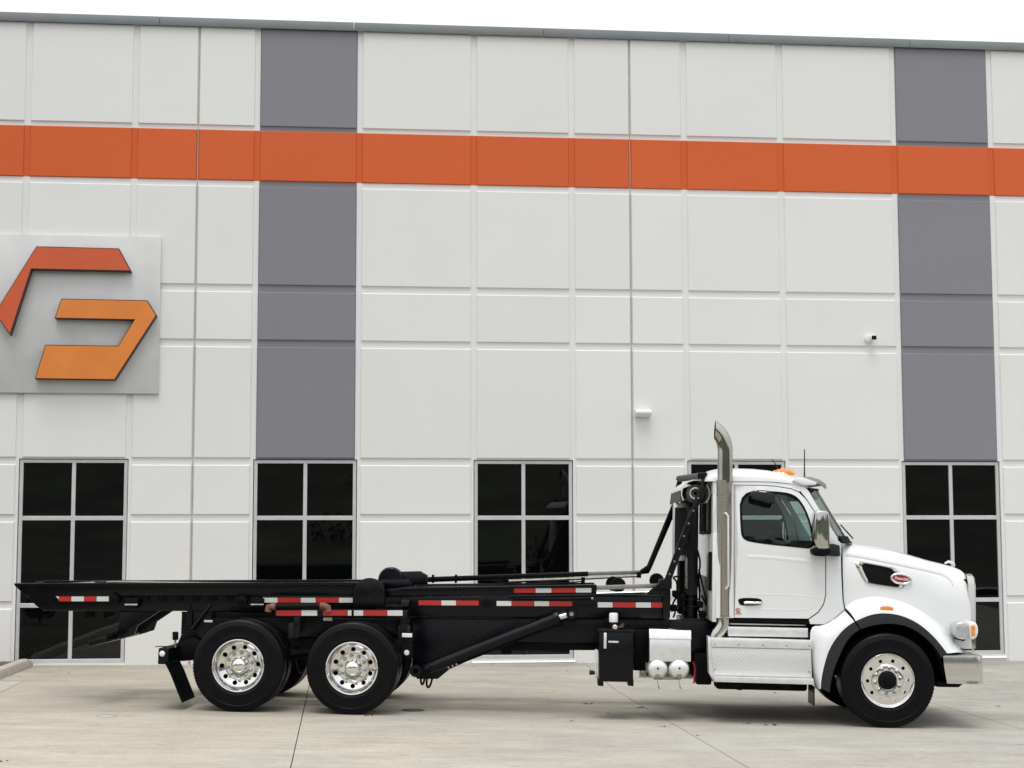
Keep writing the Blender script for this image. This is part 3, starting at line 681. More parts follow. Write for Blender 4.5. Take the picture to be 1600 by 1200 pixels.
# hoist base plate (fish plate) with the cylinder anchor
YF = -.50
prism('base_plate', [(645, 963.5), (803, 965.5), (803, 1003), (775, 1013), (702, 1046), (684, 1061), (652, 1061), (644, 1050)], YF, YF+.03, BLACK)
prism('base_plate', [(803, 963.5), (1046, 964.5), (1046, 1005), (803, 1003)], YF, YF+.02, BLACK)
tp(MB().prism(PP([(645, 963.5), (803, 965.5), (803, 1003), (775, 1013), (702, 1046), (684, 1061), (652, 1061), (644, 1050)], YF), -YF-.03, -YF), 'base_plate', BLACK, bev=.005)
for px, py in ((671, 974), (706, 974.5), (747, 973), (789, 976), (671, 992), (692, 992), (706, 992), (747, 993), (809, 973), (900, 996), (850, 996)):
    x, z = P(px, py, YF); tp(MB().lathe([(.001, -.014), (.013, -.013), (.016, -.004), (.016, .003)], 6, (x, YF, z)), 'bolt', DARK)
prism('cross_tube', [(770, 1004), (935, 1004), (935, 1016), (775, 1016)], -.46, -.36, BLACKM)
tp(pbox(783, 1010, 800, 1022, -.40, -.2), 'valve_block', BLACKM, bev=.01); tp(pbox(813, 1010, 823, 1023, -.42, -.25), 'bracket', DARK, bev=.005)
# lift cylinders, one each side
YC = -.66
for s in (-1, 1):
    y = YC*-s if s < 0 else -YC
    y = YC if s < 0 else -YC
    A_, B_, C_ = P3(664, 1046, YC), P3(872, 965, YC), P3(893, 959, YC)
    for v_ in (A_, B_, C_): v_.y = y
    d = (B_-A_).normalized()
    cy = tp(MB().tube([A_, A_+d*.05, A_+d*.051, B_-d*.1, B_], [.058, .058, .07, .07, .07], 24), 'lift_cylinder', BLACK)
    tp(MB().tube([B_-d*.035, B_-d*.0, B_+d*.02], [.084, .084, .075], 24), 'gland', BLACK, cy)
    tp(MB().tube([B_, C_], .036, 16), 'rod', CHROME, cy)
    tp(MB().lathe([(.025, -.05), (.062, -.05), (.065, -.03), (.065, .03), (.062, .05), (.025, .05)], 24, tuple(C_), closed=True), 'rod_eye', BLACK, cy)
    tp(MB().lathe([(.001, -.065), (.026, -.065), (.026, .065)], 14, tuple(C_)), 'pin', STEEL, cy)
    E_ = P3(650, 1048, YC); E_.y = y
    tp(MB().lathe([(.03, -.06), (.07, -.06), (.072, -.04), (.072, .04), (.07, .06), (.03, .06)], 20, tuple(E_), closed=True), 'anchor_eye', BLACK, cy)
    # oil pipe along the barrel, with fittings
    o = Vector((d.z, 0, -d.x))*.078
    tp(MB().tube([A_+d*.28+o+Vector((0, -.02*1, 0)), B_-d*.22+o+Vector((0, -.02, 0)), B_-d*.16+o*.85], .011, 8), 'oil_pipe', BLACKM, cy)
    for k in (.26, .31, .36): tp(MB().tube([A_+d*k+o*1.0-Vector((0, .02, 0)), A_+d*(k+.02)+o-Vector((0, .02, 0))], .019, 8), 'fitting', STEEL, cy)
    x, z = P(921, 947, YF)
    tp(MB().prism(PP([(890, 952), (934, 937), (944, 946), (932, 949), (900, 964), (892, 965)], YC+.07), y+(.07 if s < 0 else -.14), y+(.14 if s < 0 else -.07)), 'lift_arm', BLACK, bev=.008)
for pts in ([(662, 1040), (659, 1055), (657, 1064), (660, 1071), (663, 1064), (664, 1052), (668, 1046)], [(674, 1041), (669, 1052), (666, 1066), (668, 1075), (672, 1072), (675, 1062), (676, 1056)]):
    pts = smooth_poly(pts, 2, False); tp(MB().tube([P3(a, b, YC-.06) for a, b in pts], .013, 8), 'hydraulic_hose', BLACKM)

# ---------------------------------------------------------------- tail: hinge, light bar, mud flaps
YB = -.52
prism('rear_hinge_plate', [(292, 938), (333, 938), (333, 962), (330, 966), (640, 966), (640, 990), (310, 1000), (278, 1004), (283, 992), (292, 977)], YB, YB+.03, BLACK)
tp(MB().prism(PP([(292, 938), (333, 938), (333, 966), (640, 966), (640, 990), (310, 1000), (278, 1004), (283, 992), (292, 977)], YB), -YB-.03, -YB), 'rear_hinge_plate', BLACK, bev=.005)
tp(MB().tube([P3(300, 983, YB-.02), P3(330, 945, YB-.02)], .022, 8), 'rib', BLACK); tp(pbox(296, 942, 300, 984, YB-.03, YB), 'rib', BLACK, bev=.004)
prism('tail_bar_bracket', [(262, 1010), (300, 996), (318, 1004), (318, 1030), (285, 1033), (264, 1034)], -.6, -.45, BLACKM)
lb = tp(pbox(247, 1013, 263, 1038, -1.16, 1.16), 'light_bar', BLACK, bev=.008)
x, z = P(253.3, 1021.5, -1.163)
tp(MB().lathe([(.001, -.012), (.024, -.01), (.032, -.004), (.034, .002)], 20, (x, -1.16, z)), 'marker_lamp', LENS, lb)
tp(MB().tube([P3(262, 1010, -1.1), P3(244, 1010, -1.1), P3(243, 1011.5, -1.1)], .006, 6), 'guide_wire', DARK, lb)
rl = tp(MB().tube([P3(274, 987, -1.0), P3(274, 1000, -1.0)], [.036, .036], 16), 'work_light', BLACKM, bev=.012)
tp(MB().tube([P3(270.5, 991, -1.0), P3(270.5, 999, -1.0)], .024, 12), 'lens', LENS, rl); tp(MB().tube([P3(274, 1000, -1.0), P3(274, 1012, -1.0)], .012, 8), 'stem', STEEL, rl)
for s in (-1, 1):
    top = [(258.5, 1038), (266, 1053), (275, 1076), (284, 1098.5)]
    rows = [[Vector((P(a, b, -1.20)[0], yy, P(a, b, -1.20)[1])) for yy in ((-1.2, -.9, -.56) if s < 0 else (1.2, .9, .56))] for a, b in resample(top, 8) for _ in (0,)]
    mb = MB().grid(rows); tp(mb, 'mud_flap', RUBBER, thick=.012)
    tp(MB().tube([rows[0][0]+Vector((0, 0, .01)), rows[0][2]+Vector((0, 0, .01))], .016, 6), 'flap_hanger', BLACK)
    for k in range(6):
        q_ = rows[0][0].lerp(rows[0][2], (k+.5)/6)+Vector((-.018, 0, 0)); tp(MB().tube([q_, q_+Vector((-.004, 0, 0))], .009, 6), 'bolt', STEEL)
# folded under-ride guard
for s in (-1, 1):
    y0 = -.50 if s < 0 else .44
    pl = PP([(190, 950), (256, 950), (214, 978), (209, 992), (187, 999), (183, 990)], -.50)
    tp(MB().prism(pl, y0, y0+.06), 'guard_hinge', BLACK, bev=.006)
    tp(MB().prism(PP([(189, 978), (200, 990), (168, 1003), (158, 997)], -.5), y0, y0+.06), 'guard_arm', BLACK, bev=.006)
tp(MB().prism(PP([(138, 1001), (166, 994), (168, 1003), (138, 1011)], -.95), -.95, .95), 'underride_bar', BLACK, bev=.01)
prism('sheave_box', [(131, 953), (145, 954), (146, 965), (132, 966)], -.3, -.1, BLACKM); prism('sheave_box', [(160, 953), (176, 953), (176, 962), (163, 967)], -.25, -.05, BLACKM)

# ---------------------------------------------------------------- hoist rails
YR = -.60
rail = [(21.5, 912.7), (560, 911.5), (560, 930), (150, 932), (40, 929)]
for s in (-1, 1):
    y0, y1 = (YR, YR+.12) if s < 0 else (-YR-.12, -YR)
    r_ = tp(MB().prism(PP([(21.5, 913), (600, 911), (600, 931), (40, 931), (28, 920)], YR), y0, y1), 'hoist_rail', BLACK, bev=.006)
    tp(MB().prism(PP([(21.5, 911.5), (600, 909.5), (600, 914.5), (24, 917)], YR-.03), y0-(.03 if s < 0 else 0), y1+(.03 if s > 0 else 0)), 'top_flange', BLACK, r_, bev=.004)
    # lower longeron
    yy0, yy1 = (YR+.05, YR+.12) if s < 0 else (-YR-.12, -YR-.05)
    tp(MB().prism(PP([(40, 930), (640, 930), (640, 961), (430, 958), (375, 955), (68, 954.5), (57, 947)], YR+.05), yy0, yy1), 'lower_longeron', BLACK, bev=.006)
    # stake tabs under the rail
    for k in range(14):
        px = 192+k*26.5
        if px > 545: break
        tp(MB().prism(PP([(px, 930.5), (px+15, 930.5), (px+12, 938), (px+3, 938)], YR+.02), y0+(.02 if s < 0 else .05), y0+(.07 if s < 0 else .1)), 'tab', BLACKM, bev=.003)
for px, py, r_ in ((179, 936, 8), (378, 938, 9)):
    x, z = P(px, py, YR); tp(MB().lathe([(.001, -.05), (.02, -.052), (.03, -.04), (r_*.0073, -.038), (r_*.0073, .03)], 20, (x, YR, z)), 'side_roller', BLACKM)
for px in (205, 402):
    br = tp(pbox(px-10, 935, px+10, 950, YR-.05, YR+.03), 'roller_bracket', BLACKM, bev=.006)
    tp(MB().tube([P3(px-10, 945, YR-.06), P3(px+10, 945, YR-.06)], .014, 8), 'pin', STEEL, br)
# deck cross members and far skids
for k in range(12):
    px = 60+k*44; x, z = P(px, 922, -.5); tp(MB().box(x-.03, x+.03, -.5, .5, z-.09, z), 'deck_cross_member', BLACKM)
tp(MB().tube([P3(56, 911, .62), P3(300, 909.5, .6), P3(560, 909, .6)], .022, 8), 'guide_bar', BLACK)
tp(MB().tube([P3(60, 915, .1), P3(130, 911, .05), P3(180, 909, 0), P3(330, 911, 0), P3(550, 912, 0)], .012, 8), 'winch_cable', STEEL)
tp(pbox(85, 912, 125, 917, -.1, .1), 'cable_hook', DARK, bev=.01); tp(pbox(148, 908, 163, 916, -.08, .12), 'cable_clevis', DARK, bev=.01)

def tape(segs, y, yt0, yt1, slope=0):
    for a, b, c in segs:
        mb = MB().prism(PP([(a, yt0+slope*a), (b, yt0+slope*b), (b, yt1+slope*b), (a, yt1+slope*a)], y), y, y+.004)
        tp(mb, 'reflector_strip', TAPER if c == 'r' else TAPEW)
tape([(92, 111, 'r'), (111.5, 131, 'w'), (131.5, 150.5, 'r'), (151, 170, 'w')], YR-.006, 932, 939.5)
mb = MB().prism(PP([(87, 931.8), (91.7, 932), (91.7, 936.5)], YR-.006), YR-.006, YR-.002); tp(mb, 'reflector_strip', TAPEW)
prism('tape_backing', [(80, 930.5), (172, 930.5), (172, 941), (90, 941)], YR-.002, YR+.055, BLACK, bev=.002)
prism('tape_backing', [(409, 931), (552, 931), (552, 943), (409, 943)], YR-.002, YR+.055, BLACK, bev=.002)
tape([(411, 433.5, 'w'), (434, 469.5, 'r'), (470, 493, 'w'), (493.5, 529, 'r'), (529.5, 551, 'w')], YR-.006, 934, 941.5)
# tape bar and guard pipe above the tandem
YT = -.98
prism('tape_bar', [(429, 952.5), (629, 952.5), (629, 963.5), (429, 963.5)], YT, YT+.05, BLACK, bev=.003)
tape([(431.5, 470.5, 'r'), (471, 495.5, 'w'), (505, 543, 'r'), (543.5, 549, 'w'), (553, 567.5, 'w'), (568, 605, 'r'), (605.5, 629, 'w')], YT-.006, 953.7, 962)
gp = tp(MB().tube([P3(424, 948, YT), P3(508, 947, YT)], .036, 14), 'guard_pipe', BLACKM)
tp(MB().tube([P3(419, 956, YT), P3(420, 949, YT), P3(425, 948, YT), P3(431, 948, YT)], .04, 12), 'pipe_end', RUST, gp)
tp(MB().tube([P3(500, 947, YT), P3(507, 947, YT), P3(512, 949, YT), P3(513, 956, YT)], .04, 12), 'pipe_end', RUST, gp)
for px, top, bot in ((464, 962, 996), (630, 955, 992)):
    tp(pbox(px-5, top, px+5, bot, YT+.01, YT+.06), 'bar_bracket', BLACK, bev=.006)
    x, z = P(px, 962, YT); tp(MB().box(x-.05, x+.05, YT+.06, -.5, z-.03, z+.06), 'bar_bracket', BLACK, bev=.006)
tp(pbox(450, 974, 466, 998, YT+.08, YT+.2), 'control_box', PLAST, bev=.02); tp(pbox(622, 977, 640, 1004, YT+.08, YT+.2), 'control_box', PLAST, bev=.02)
wl = tp(pbox(626, 987.5, 646, 998.5, YT-.03, YT+.06), 'work_light', BLACKM, bev=.012); tp(pbox(628, 989.5, 644, 996, YT-.036, YT-.02), 'lens', LENS, wl, bev=.005)
ml = tp(pbox(627, 1004, 645, 1028, YT, YT+.04), 'marker_plate', BLACKM, bev=.012)
x, z = P(635.2, 1020, YT-.012); tp(MB().lathe([(.001, -.014), (.024, -.012), (.031, -.004), (.033, .012)], 20, (x, YT-.003, z)), 'marker_lamp', LENS, ml)
tp(pbox(505, 965, 519, 970, YT, YT+.02), 'data_plate', STEEL)
tp(pbox(319, 969, 332, 972.5, YB-.05, YB-.04), 'data_plate', ALU, bev=.002)
# small hoses tangled between the axles
for k in range(7):
    a = (440+rnd.uniform(0, 45), 985+rnd.uniform(0, 50)); b = (a[0]+rnd.uniform(-12, 20), a[1]+rnd.uniform(8, 30)); c = (b[0]+rnd.uniform(-6, 14), b[1]+rnd.uniform(-12, 8))
    tp(MB().tube([P3(*q_, -.5) for q_ in smooth_poly([a, b, c], 2, False)], .011, 6), 'air_hose', DARK if k % 2 else BLACKM)

# rounded sheave guards
def hump(name, cx_, top, r_, bot, y0, y1):
    pl = [(cx_-r_, bot)]+[(cx_+r_*math.cos(R(180-k*15)), top+r_-r_*math.sin(R(180-k*15))) for k in range(13)]+[(cx_+r_, bot)]
    return prism(name, pl, y0, y1, BLACK, bev=.008)
hp = hump('sheave_guard', 576.5, 903, 24.5, 953, -.74, -.62)
x, z = P(574, 926, -.742)
for k in range(3): tp(MB().lathe([(.012, -.003), (.02, -.004), (.022, .002)], 6, (x+(k-1)*.042, -.741, z)), 'bolt_head', BLACKM, hp)
prism('sheave_bracket', [(600, 944), (628, 945), (628, 953), (600, 953)], -.72, -.5, BLACK)
prism('stop_block', [(627, 937), (640, 938), (637, 948), (627, 948)], -.72, -.6, DARK)
h2 = tp(MB().lathe([(.001, -.09), (.13, -.09), (.147, -.075), (.147, .075), (.13, .09), (.001, .09)], 28, (*[v for v in (P(611, 905, -.2)[0], -.2)], P(611, 905, -.2)[1])), 'sheave', BLACK)
tp(MB().prism(PP([(596, 905), (640, 905), (648, 918), (590, 918)], -.25), -.3, .1), 'sheave_mount', BLACK, bev=.01)
prism('winch_head', [(620, 893.5), (656, 892.5), (667, 899), (667, 913), (610, 916)], -.2, -.05, BLACK)
# far extension tube, rod and tarp arm
YX = .55
prism('extension_tube', [(640, 902.5), (919, 893), (919, 900.5), (640, 911)], YX, YX+.09, BLACK)
tp(MB().prism(PP([(640, 902.5), (919, 893), (919, 900.5), (640, 911)], YX-.55), YX-.85, YX-.76), 'extension_tube', BLACK, bev=.006) if False else None
prism('extension_rod', [(918, 893.8), (1000, 891.3), (1000, 897.2), (918, 899.8)], YX+.01, YX+.08, STEEL)
tp(MB().tube([P3(795, 908, YX-.05), P3(915, 903.5, YX-.05), P3(1001, 899.5, YX-.05)], [.02, .02, .017], 8), 'slide_rod', STEEL)
tp(pbox(908, 902, 914, 911, YX-.08, YX), 'rod_guide', BLACK); tp(pbox(995, 894, 1002, 903, YX-.07, YX), 'rod_guide', BLACK)
for px in (676, 712): tp(pbox(px-1.5, 898, px+1.5, 911, YX-.02, YX+.1), 'clamp', BLACK)
tp(MB().tube([P3(770, 907, YX-.1), P3(790, 911, YX-.1), P3(830, 908, YX-.12), P3(880, 911, YX-.1), P3(912, 908, YX-.1)], .008, 6), 'hydraulic_hose', BLACKM)
# upper rail forward section
prism('forward_rail', [(600, 921), (640, 917), (932, 914.5), (932, 927), (640, 931), (600, 932)], YR, YR+.1, BLACK)
tp(MB().prism(PP([(600, 921), (640, 917), (932, 914.5), (932, 927), (640, 931), (600, 932)], YR), -YR-.1, -YR), 'forward_rail', BLACK, bev=.006)
prism('rail_flange', [(625, 919), (932, 913.5), (932, 915.5), (625, 922)], YR-.03, YR+.1, BLACK, bev=.003)
tape([(803, 836.5, 'r'), (837, 861.5, 'w'), (862, 899, 'r'), (899.5, 924, 'w')], YR-.006, 923, 930, -.0046)
prism('inner_slide_tube', [(932, 915), (1029, 912), (1029, 918.5), (932, 922)], YR+.02, YR+.09, STEEL)
tp(MB().tube([P3(932, 927.3, YR), P3(1018, 924.7, YR)], .0115, 12), 'chrome_rod', CHROME)
tp(MB().tube([P3(795, 931.5, YR-.04), P3(930, 929.5, YR-.04), P3(1036, 930.5, YR-.04)], .013, 8), 'oil_pipe', BLACK)
tp(MB().tube([P3(800, 935, YR-.06), P3(880, 936.5, YR-.06), P3(924, 935, YR-.06)], .009, 6), 'oil_pipe', BLACKM)
tp(MB().tube([P3(924, 935.5, YR-.06), P3(927, 935, YR-.06)], .018, 8), 'fitting', STEEL)
for a, b in ((752, 931), (756, 938), (764, 929), (770, 932)):
    pass
# main hoist beam with tape
for s in (-1, 1):
    y0, y1 = (YR-.02, YR+.09) if s < 0 else (-YR-.09, -YR+.02)
    tp(MB().prism(PP([(628, 933), (932, 931), (1037, 932), (1037, 966), (860, 964.5), (640, 962.5)], YR-.02), y0, y1), 'hoist_beam', BLACK, bev=.006)
tape([(654, 689, 'r'), (689.5, 712.5, 'w'), (713, 748, 'r')], YR-.026, 934.8, 942.3, .005)
tape([(776, 799, 'w'), (799.5, 834.5, 'r'), (835, 858, 'w'), (858.5, 894, 'r')], YR-.026, 935.2, 942.7, .005)
tape([(934, 957, 'w'), (957.5, 993, 'r'), (993.5, 1017, 'w'), (1017.5, 1035, 'r')], YR-.026, 936.3, 944.3, .005)
x, z = P(760.5, 942.3, YR-.02); tp(MB().lathe([(.001, -.03), (.02, -.03), (.022, -.02), (.045, -.018), (.05, .0)], 20, (x, YR-.02, z)), 'pivot_pin', BLACKM)
# far wheels of the cable sheave seen over the rail
for px, py, y in ((958, 912, .2), (966, 914, -.05), (1026, 907, .35)):
    x, z = P(px, py, y); tp(MB().lathe([(.001, -.03), (.085, -.03), (.09, -.02), (.08, 0), (.09, .02), (.085, .03), (.001, .03)], 28, (x, y, z)), 'sheave', BLACK)
# front head plate, arm pivots and tarp arms
prism('head_plate', [(1026, 918), (1032, 907), (1040, 903), (1047, 910), (1048, 928), (1047, 966), (1036, 967), (1036, 928)], YR-.06, YR+.02, BLACK)
tp(MB().prism(PP([(1026, 918), (1032, 907), (1040, 903), (1047, 910), (1048, 928), (1047, 966), (1036, 967), (1036, 928)], YR-.06), -YR-.02, -YR+.06), 'head_plate', BLACK, bev=.005)
tp(pbox(1037, 930, 1044, 964, YR, -YR), 'head_beam', BLACKM)
prism('arm_bracket', [(1012, 926), (1028, 912), (1036, 922), (1030, 932), (1014, 930)], YR-.05, YR+.0, BLACK)
YM = -.78
ar = prism('tarp_arm', [(1036, 912), (1100.5, 740), (1109.5, 742.5), (1046, 915)], YM, YM+.06, BLACK, bev=.006)
for k in range(7):
    x, z = P(1046.5+k*7.4, 897-k*19.8, YM-.002); tp(MB().lathe([(.001, -.004), (.012, -.004), (.013, .004)], 8, (x, YM-.001, z)), 'bolt', STEEL, ar)
tp(pbox(1030, 905, 1050, 920, YM+.04, YR-.02), 'arm_pivot', BLACK, bev=.012)
YMF = .78
tp(MB().prism(PP([(1000, 891), (1011, 883.5), (1050, 788), (1058, 752), (1066, 752), (1060, 790), (1018, 888), (1014, 896), (1000, 897.5)], YMF), YMF, YMF+.06), 'tarp_arm', BLACK, bev=.006)
A1 = P3(1101, 743, YM); B1 = P3(1061, 748, YMF)
tp(MB().tube([A1, B1], .04, 12), 'tarp_bar', TARPG)
tp(pbox(1090, 738, 1105, 748, YM-.01, YM+.1), 'bar_clamp', BLACK, bev=.01)
# tarp housing: rolled mesh tarp under a curved pale cover
cA = P(1089, 769, -.74); ang = [R(a) for a in range(-40, 215, 12)]
mb = MB(); r0 = .16
def arcrow(y, c, rr): return [(c[0]+rr*math.cos(a), y, c[1]+rr*.95*math.sin(a)) for a in ang]
cc = P(1087, 771, -.72)
tp(MB().grid([arcrow(y, cc, r0+.004*math.sin(y*9)) for y in [-.72+k*.12 for k in range(13)]]), 'tarp_cover', TARPW, thick=.012)
roll = MB().lathe([(.02, -.68), (.05, -.69), (.055, -.68), (.085, -.685), (.09, -.675), (.105, -.67), (.108, -.65), (.108, .71), (.02, .72)], 26, (cc[0], 0, cc[1])); tp(roll, 'tarp_roll', TARPG)
tp(MB().lathe([(.055, -.705), (.064, -.715), (.072, -.705), (.064, -.69)], 24, (cc[0], 0, cc[1]), closed=True), 'roll_ring', TARPW)
prism('tarp_valance', [(1047, 774), (1079, 768), (1078, 785), (1049, 788)], .1, .13, TARPG) if False else None
mb = MB().grid([[(cc[0]-r0-.012-.006*math.sin(y*11)-.004*k, y, cc[1]+.03-.034*k) for k in range(5)] for y in [-.70+j*.1 for j in range(15)]]); tp(mb, 'tarp_valance', TARPG, thick=.012)
# mast behind the cab
mst = tp(pbox(1073, 778, 1091, 930, -.42, -.14), 'tarp_mast', BLACK, bev=.01)
xm_, _ = P(1080, 950, -.28)
tp(MB().tube([P3(1079, 975, -.28), P3(1079, 925, -.28), P3(1079, 924, -.28), P3(1081, 860, -.28)], [.085, .085, .07, .07], 20), 'lift_column', BLACK, mst)
tp(MB().tube([P3(1079.5, 948, -.28), P3(1079.5, 946, -.28)], .092, 20), 'collar', DARK, mst); tp(MB().tube([P3(1079.5, 937, -.28), P3(1079.5, 935, -.28)], .092, 20), 'collar', DARK, mst)
tp(MB().tube([P3(1073, 920, -.44), P3(1073, 872, -.44)], .012, 6), 'conduit', STEEL, mst)
cl_ = tp(pbox(1053, 786, 1071.5, 876, -.2, .05), 'oil_cooler', ALU, bev=.006)
x0, z1 = P(1054.5, 793, -.202); x1, z0 = P(1070, 868, -.202)
tp(MB().box(x0, x1, -.214, -.198, z0, z1), 'core', DARK, cl_)
for k in range(13): z = z0+(z1-z0)*(k+.5)/13; tp(MB().box(x0+.004, x1-.004, -.224, -.213, z-.008, z+.010), 'fin', PLAST, cl_)
tp(pbox(1062, 790, 1074, 960, .1, .5), 'mast_frame', BLACKM, bev=.01)
tp(MB().box(P(1058, 970, .3)[0], P(1100, 970, .3)[0], -.45, .45, zr1, zr1+.06), 'mast_base', BLACK, bev=.01)
hz_ = [[(1060, 905), (1057, 925), (1062, 945), (1075, 955)], [(1052, 930), (1058, 936), (1068, 928), (1074, 912)], [(1048, 955), (1060, 952), (1066, 960), (1078, 968)], [(1056, 935), (1050, 945), (1056, 955), (1052, 965)],
       [(1092, 890), (1098, 915), (1104, 940), (1112, 965)], [(1090, 905), (1094, 930), (1090, 955), (1100, 970)], [(1096, 930), (1106, 950), (1110, 968), (1122, 975)], [(1090, 860), (1095, 880), (1091, 900), (1094, 925)], [(1062, 900), (1050, 902), (1058, 908), (1058, 924)]]
for k, l in enumerate(hz_): tp(MB().tube([P3(*q_, -.5+.07*(k % 4)) for q_ in smooth_poly(l, 2, False)], .012, 7), 'hydraulic_hose', BLACKM)
for px, py in ((1056, 928), (1053, 950), (1098, 960), (1106, 972), (1094, 945), (1066, 935)):
    tp(pbox(px-5, py-5, px+5, py+5, -.45, -.3), 'valve', BLACKM, bev=.012)

# ---------------------------------------------------------------- tanks and boxes along the frame
YK = -1.16
tk = tp(MB().prism(PP([(936, 987), (989.5, 987), (989.5, 1066), (936, 1065)], YK), YK, YK+.48), 'hydraulic_tank', BLACK, bev=.012)
tp(pbox(933, 984, 992, 988, YK-.01, YK+.5), 'tank_lid', BLACK, tk, bev=.006)
for px in (934, 981): tp(MB().prism(PP([(px, 1062), (px+9, 1062), (px+9, 1072.5), (px, 1071.5)], YK), YK, YK+.48), 'foot', BLACK, tk, bev=.004)
x, z = P(958.5, 972, YK+.2); 
mb = MB().tube([(x, YK+.2, z), (x, YK+.2, z+.09), (x, YK+.2, z+.105)], [.05, .05, .042], 22); tp(mb, 'breather', WHITEP, tk)
tp(MB().tube([(x, YK+.2, z-.08), (x, YK+.2, z)], .035, 14), 'filler_neck', DARK, tk)
tp(MB().lathe([(.001, -.02), (.02, -.02), (.027, -.016), (.03, .0)], 20, (P(961, 980, YK)[0], YK+.02, P(961, 980, YK)[1])), 'gauge', CHROME, tk)
tp(MB().tube([P3(970, 979, YK+.1), P3(976, 976, YK+.1)], .024, 12), 'valve', DARK, tk); tp(MB().tube([P3(966, 980, YK+.05), P3(974, 979, YK+.05)], .008, 8), 'brass_fitting', RUST, tk)
sg_ = tp(pbox(943.3, 988.5, 947.8, 1013.5, YK-.014, YK+.002), 'sight_glass', ALU, tk, bev=.006)
tp(pbox(950.5, 1001.5, 966.5, 1004.3, YK-.005, YK+.002), 'name_plate', ALU, tk, bev=.001)
tp(MB().tube([P3(921, 1050.5, YK+.2), P3(926, 1051, YK+.2), P3(933, 1052, YK+.2)], [.03, .024, .014], 12), 'drain_valve', DARK, tk)
tp(pbox(930, 1016, 933, 1058, YK+.1, YK+.3), 'level_tube', WHITEP, tk, bev=.004)
tp(MB().tube([P3(*q_, YK+.15) for q_ in smooth_poly([(978, 974), (988, 978), (992, 1000), (999, 1015), (1004, 1030)], 2, False)], .012, 7), 'oil_hose', BLACKM)
tp(MB().tube([P3(*q_, YK+.3) for q_ in smooth_poly([(948, 976), (944, 970), (952, 966), (950, 974)], 2, False)], .012, 7), 'oil_hose', BLACKM)
tp(pbox(990, 985, 1012, 1048, -.75, -.55), 'battery_box', BLACKM, bev=.01)
# aluminium tool box with two air tanks below
tb = tp(MB().prism(PP([(1015, 998), (1015, 1033.5), (1079.5, 1034), (1079.5, 998)], YK), YK, YK+.5), 'tool_box', ALU, bev=.006)
x0 = P(1015, 1000, YK)[0]; x1 = P(1079.5, 1000, YK)[0]; za_ = P(1047, 998.3, YK)[1]; zb_ = P(1047, 984.5, YK+.04)[1]
mb = MB(); pr = [(YK-.004, za_-.01), (YK-.004, za_+.002), (YK+.035, zb_-.01), (YK+.06, zb_+.01), (YK+.5, zb_+.012), (YK+.5, za_-.01)]; n = len(pr)
mb.add([(x0-.006, y, z) for y, z in pr]+[(x1+.006, y, z) for y, z in pr], [tuple(range(n)), tuple(range(2*n-1, n-1, -1))]+[(i, i+n, (i+1) % n+n, (i+1) % n) for i in range(n)])
tp(mb, 'lid', POLISH, tb, bev=.008)
for px in (1027.3, 1061):
    x, z = P(px, 1045.5, YK)
    tn = tp(MB().lathe([(.001, -.05), (.04, -.047), (.08, -.035), (.105, -.015), (.117, .01), (.12, .04), (.12, .5), (.1, .54), (.001, .55)], 32, (x, YK+.02, z)), 'air_tank', ALU)
    x2, z2 = P(px, 1057.5, YK); tp(MB().lathe([(.001, -.07), (.012, -.07), (.014, -.05), (.03, -.048), (.034, -.03), (.034, .0)], 16, (x2, YK+.015, z2)), 'drain_cock', STEEL, tn)
    x2, z2 = P(px+.5, 1044, YK); tp(MB().lathe([(.001, -.045), (.012, -.045), (.013, -.02)], 8, (x2, YK, z2)), 'plug', DARK, tn)
    tp(MB().tube([P3(px, 1059, YK-.05), P3(px, 1066, YK-.05), P3(px+1.5, 1072, YK-.05), P3(px+4, 1076, YK-.05), P3(px+2, 1077, YK-.05), P3(px+1, 1072, YK-.05)], .0035, 5), 'pull_wire', STEEL, tn)
tp(MB().tube([P3(1022, 1061, YK+.02), P3(1064, 1061, YK+.02)], .006, 6), 'tank_strap', DARK); tp(pbox(1012, 990, 1016, 1056, YK+.1, YK+.4), 'tank_bracket', BLACKM)
for k in range(1): tp(MB().tube([P3(*q_, -.8+.04*k) for q_ in smooth_poly([(1083+k*2.2, 1034), (1086+k*2, 1044), (1085+k*2, 1056), (1084+k, 1068)], 2, False)], .009, 8), 'red_hose', REDH)
tp(pbox(1088, 1022, 1112, 1070, -.7, -.4), 'muffler_box', BLACKM, bev=.02)
prism('frame_skirt', [(1040, 968), (1140, 972), (1140, 1030), (1040, 1010)], -.48, -.44, BLACK)

# cab steps
YS = -1.20
st = empty('cab_step'); st.parent = T
tp(MB().prism(PP([(1111, 996.5), (1268, 1000.5), (1268.5, 1014.5), (1111.5, 1011)], YS+.06), YS+.06, YS+.5), 'step_top', ALU, st, bev=.006)
tp(MB().prism(PP([(1111.5, 1011.5), (1267, 1015), (1269, 1062), (1115, 1058)], YS+.085), YS+.085, YS+.12), 'riser', PLATE, st, bev=.003)
tp(MB().prism(PP([(1115, 1056), (1271, 1060), (1272, 1070), (1116, 1065.5)], YS-.02), YS-.02, YS+.3), 'lower_tread', ALU, st, bev=.006)
x0, z0 = P(1115, 1056, YS-.02); x1, z1 = P(1271, 1060, YS-.02)
tp(MB().add([(x0+.01, YS-.018, z0+.003), (x1-.01, YS-.018, z1+.003), (x1-.01, YS+.09, z1+.003), (x0+.01, YS+.09, z0+.003)], [(0, 1, 2, 3)]), 'tread_plate', PLATE, st, thick=-.004)
tp(MB().prism(PP([(1137, 979), (1262.5, 981.5), (1263, 996), (1138, 994)], YS+.18), YS+.18, YS+.35), 'upper_riser', ALU, st, bev=.005)
tp(MB().prism(PP([(1141, 970), (1260, 972), (1260, 978), (1141, 976)], YS+.26), YS+.26, YS+.4), 'upper_riser', ALU, st, bev=.004)
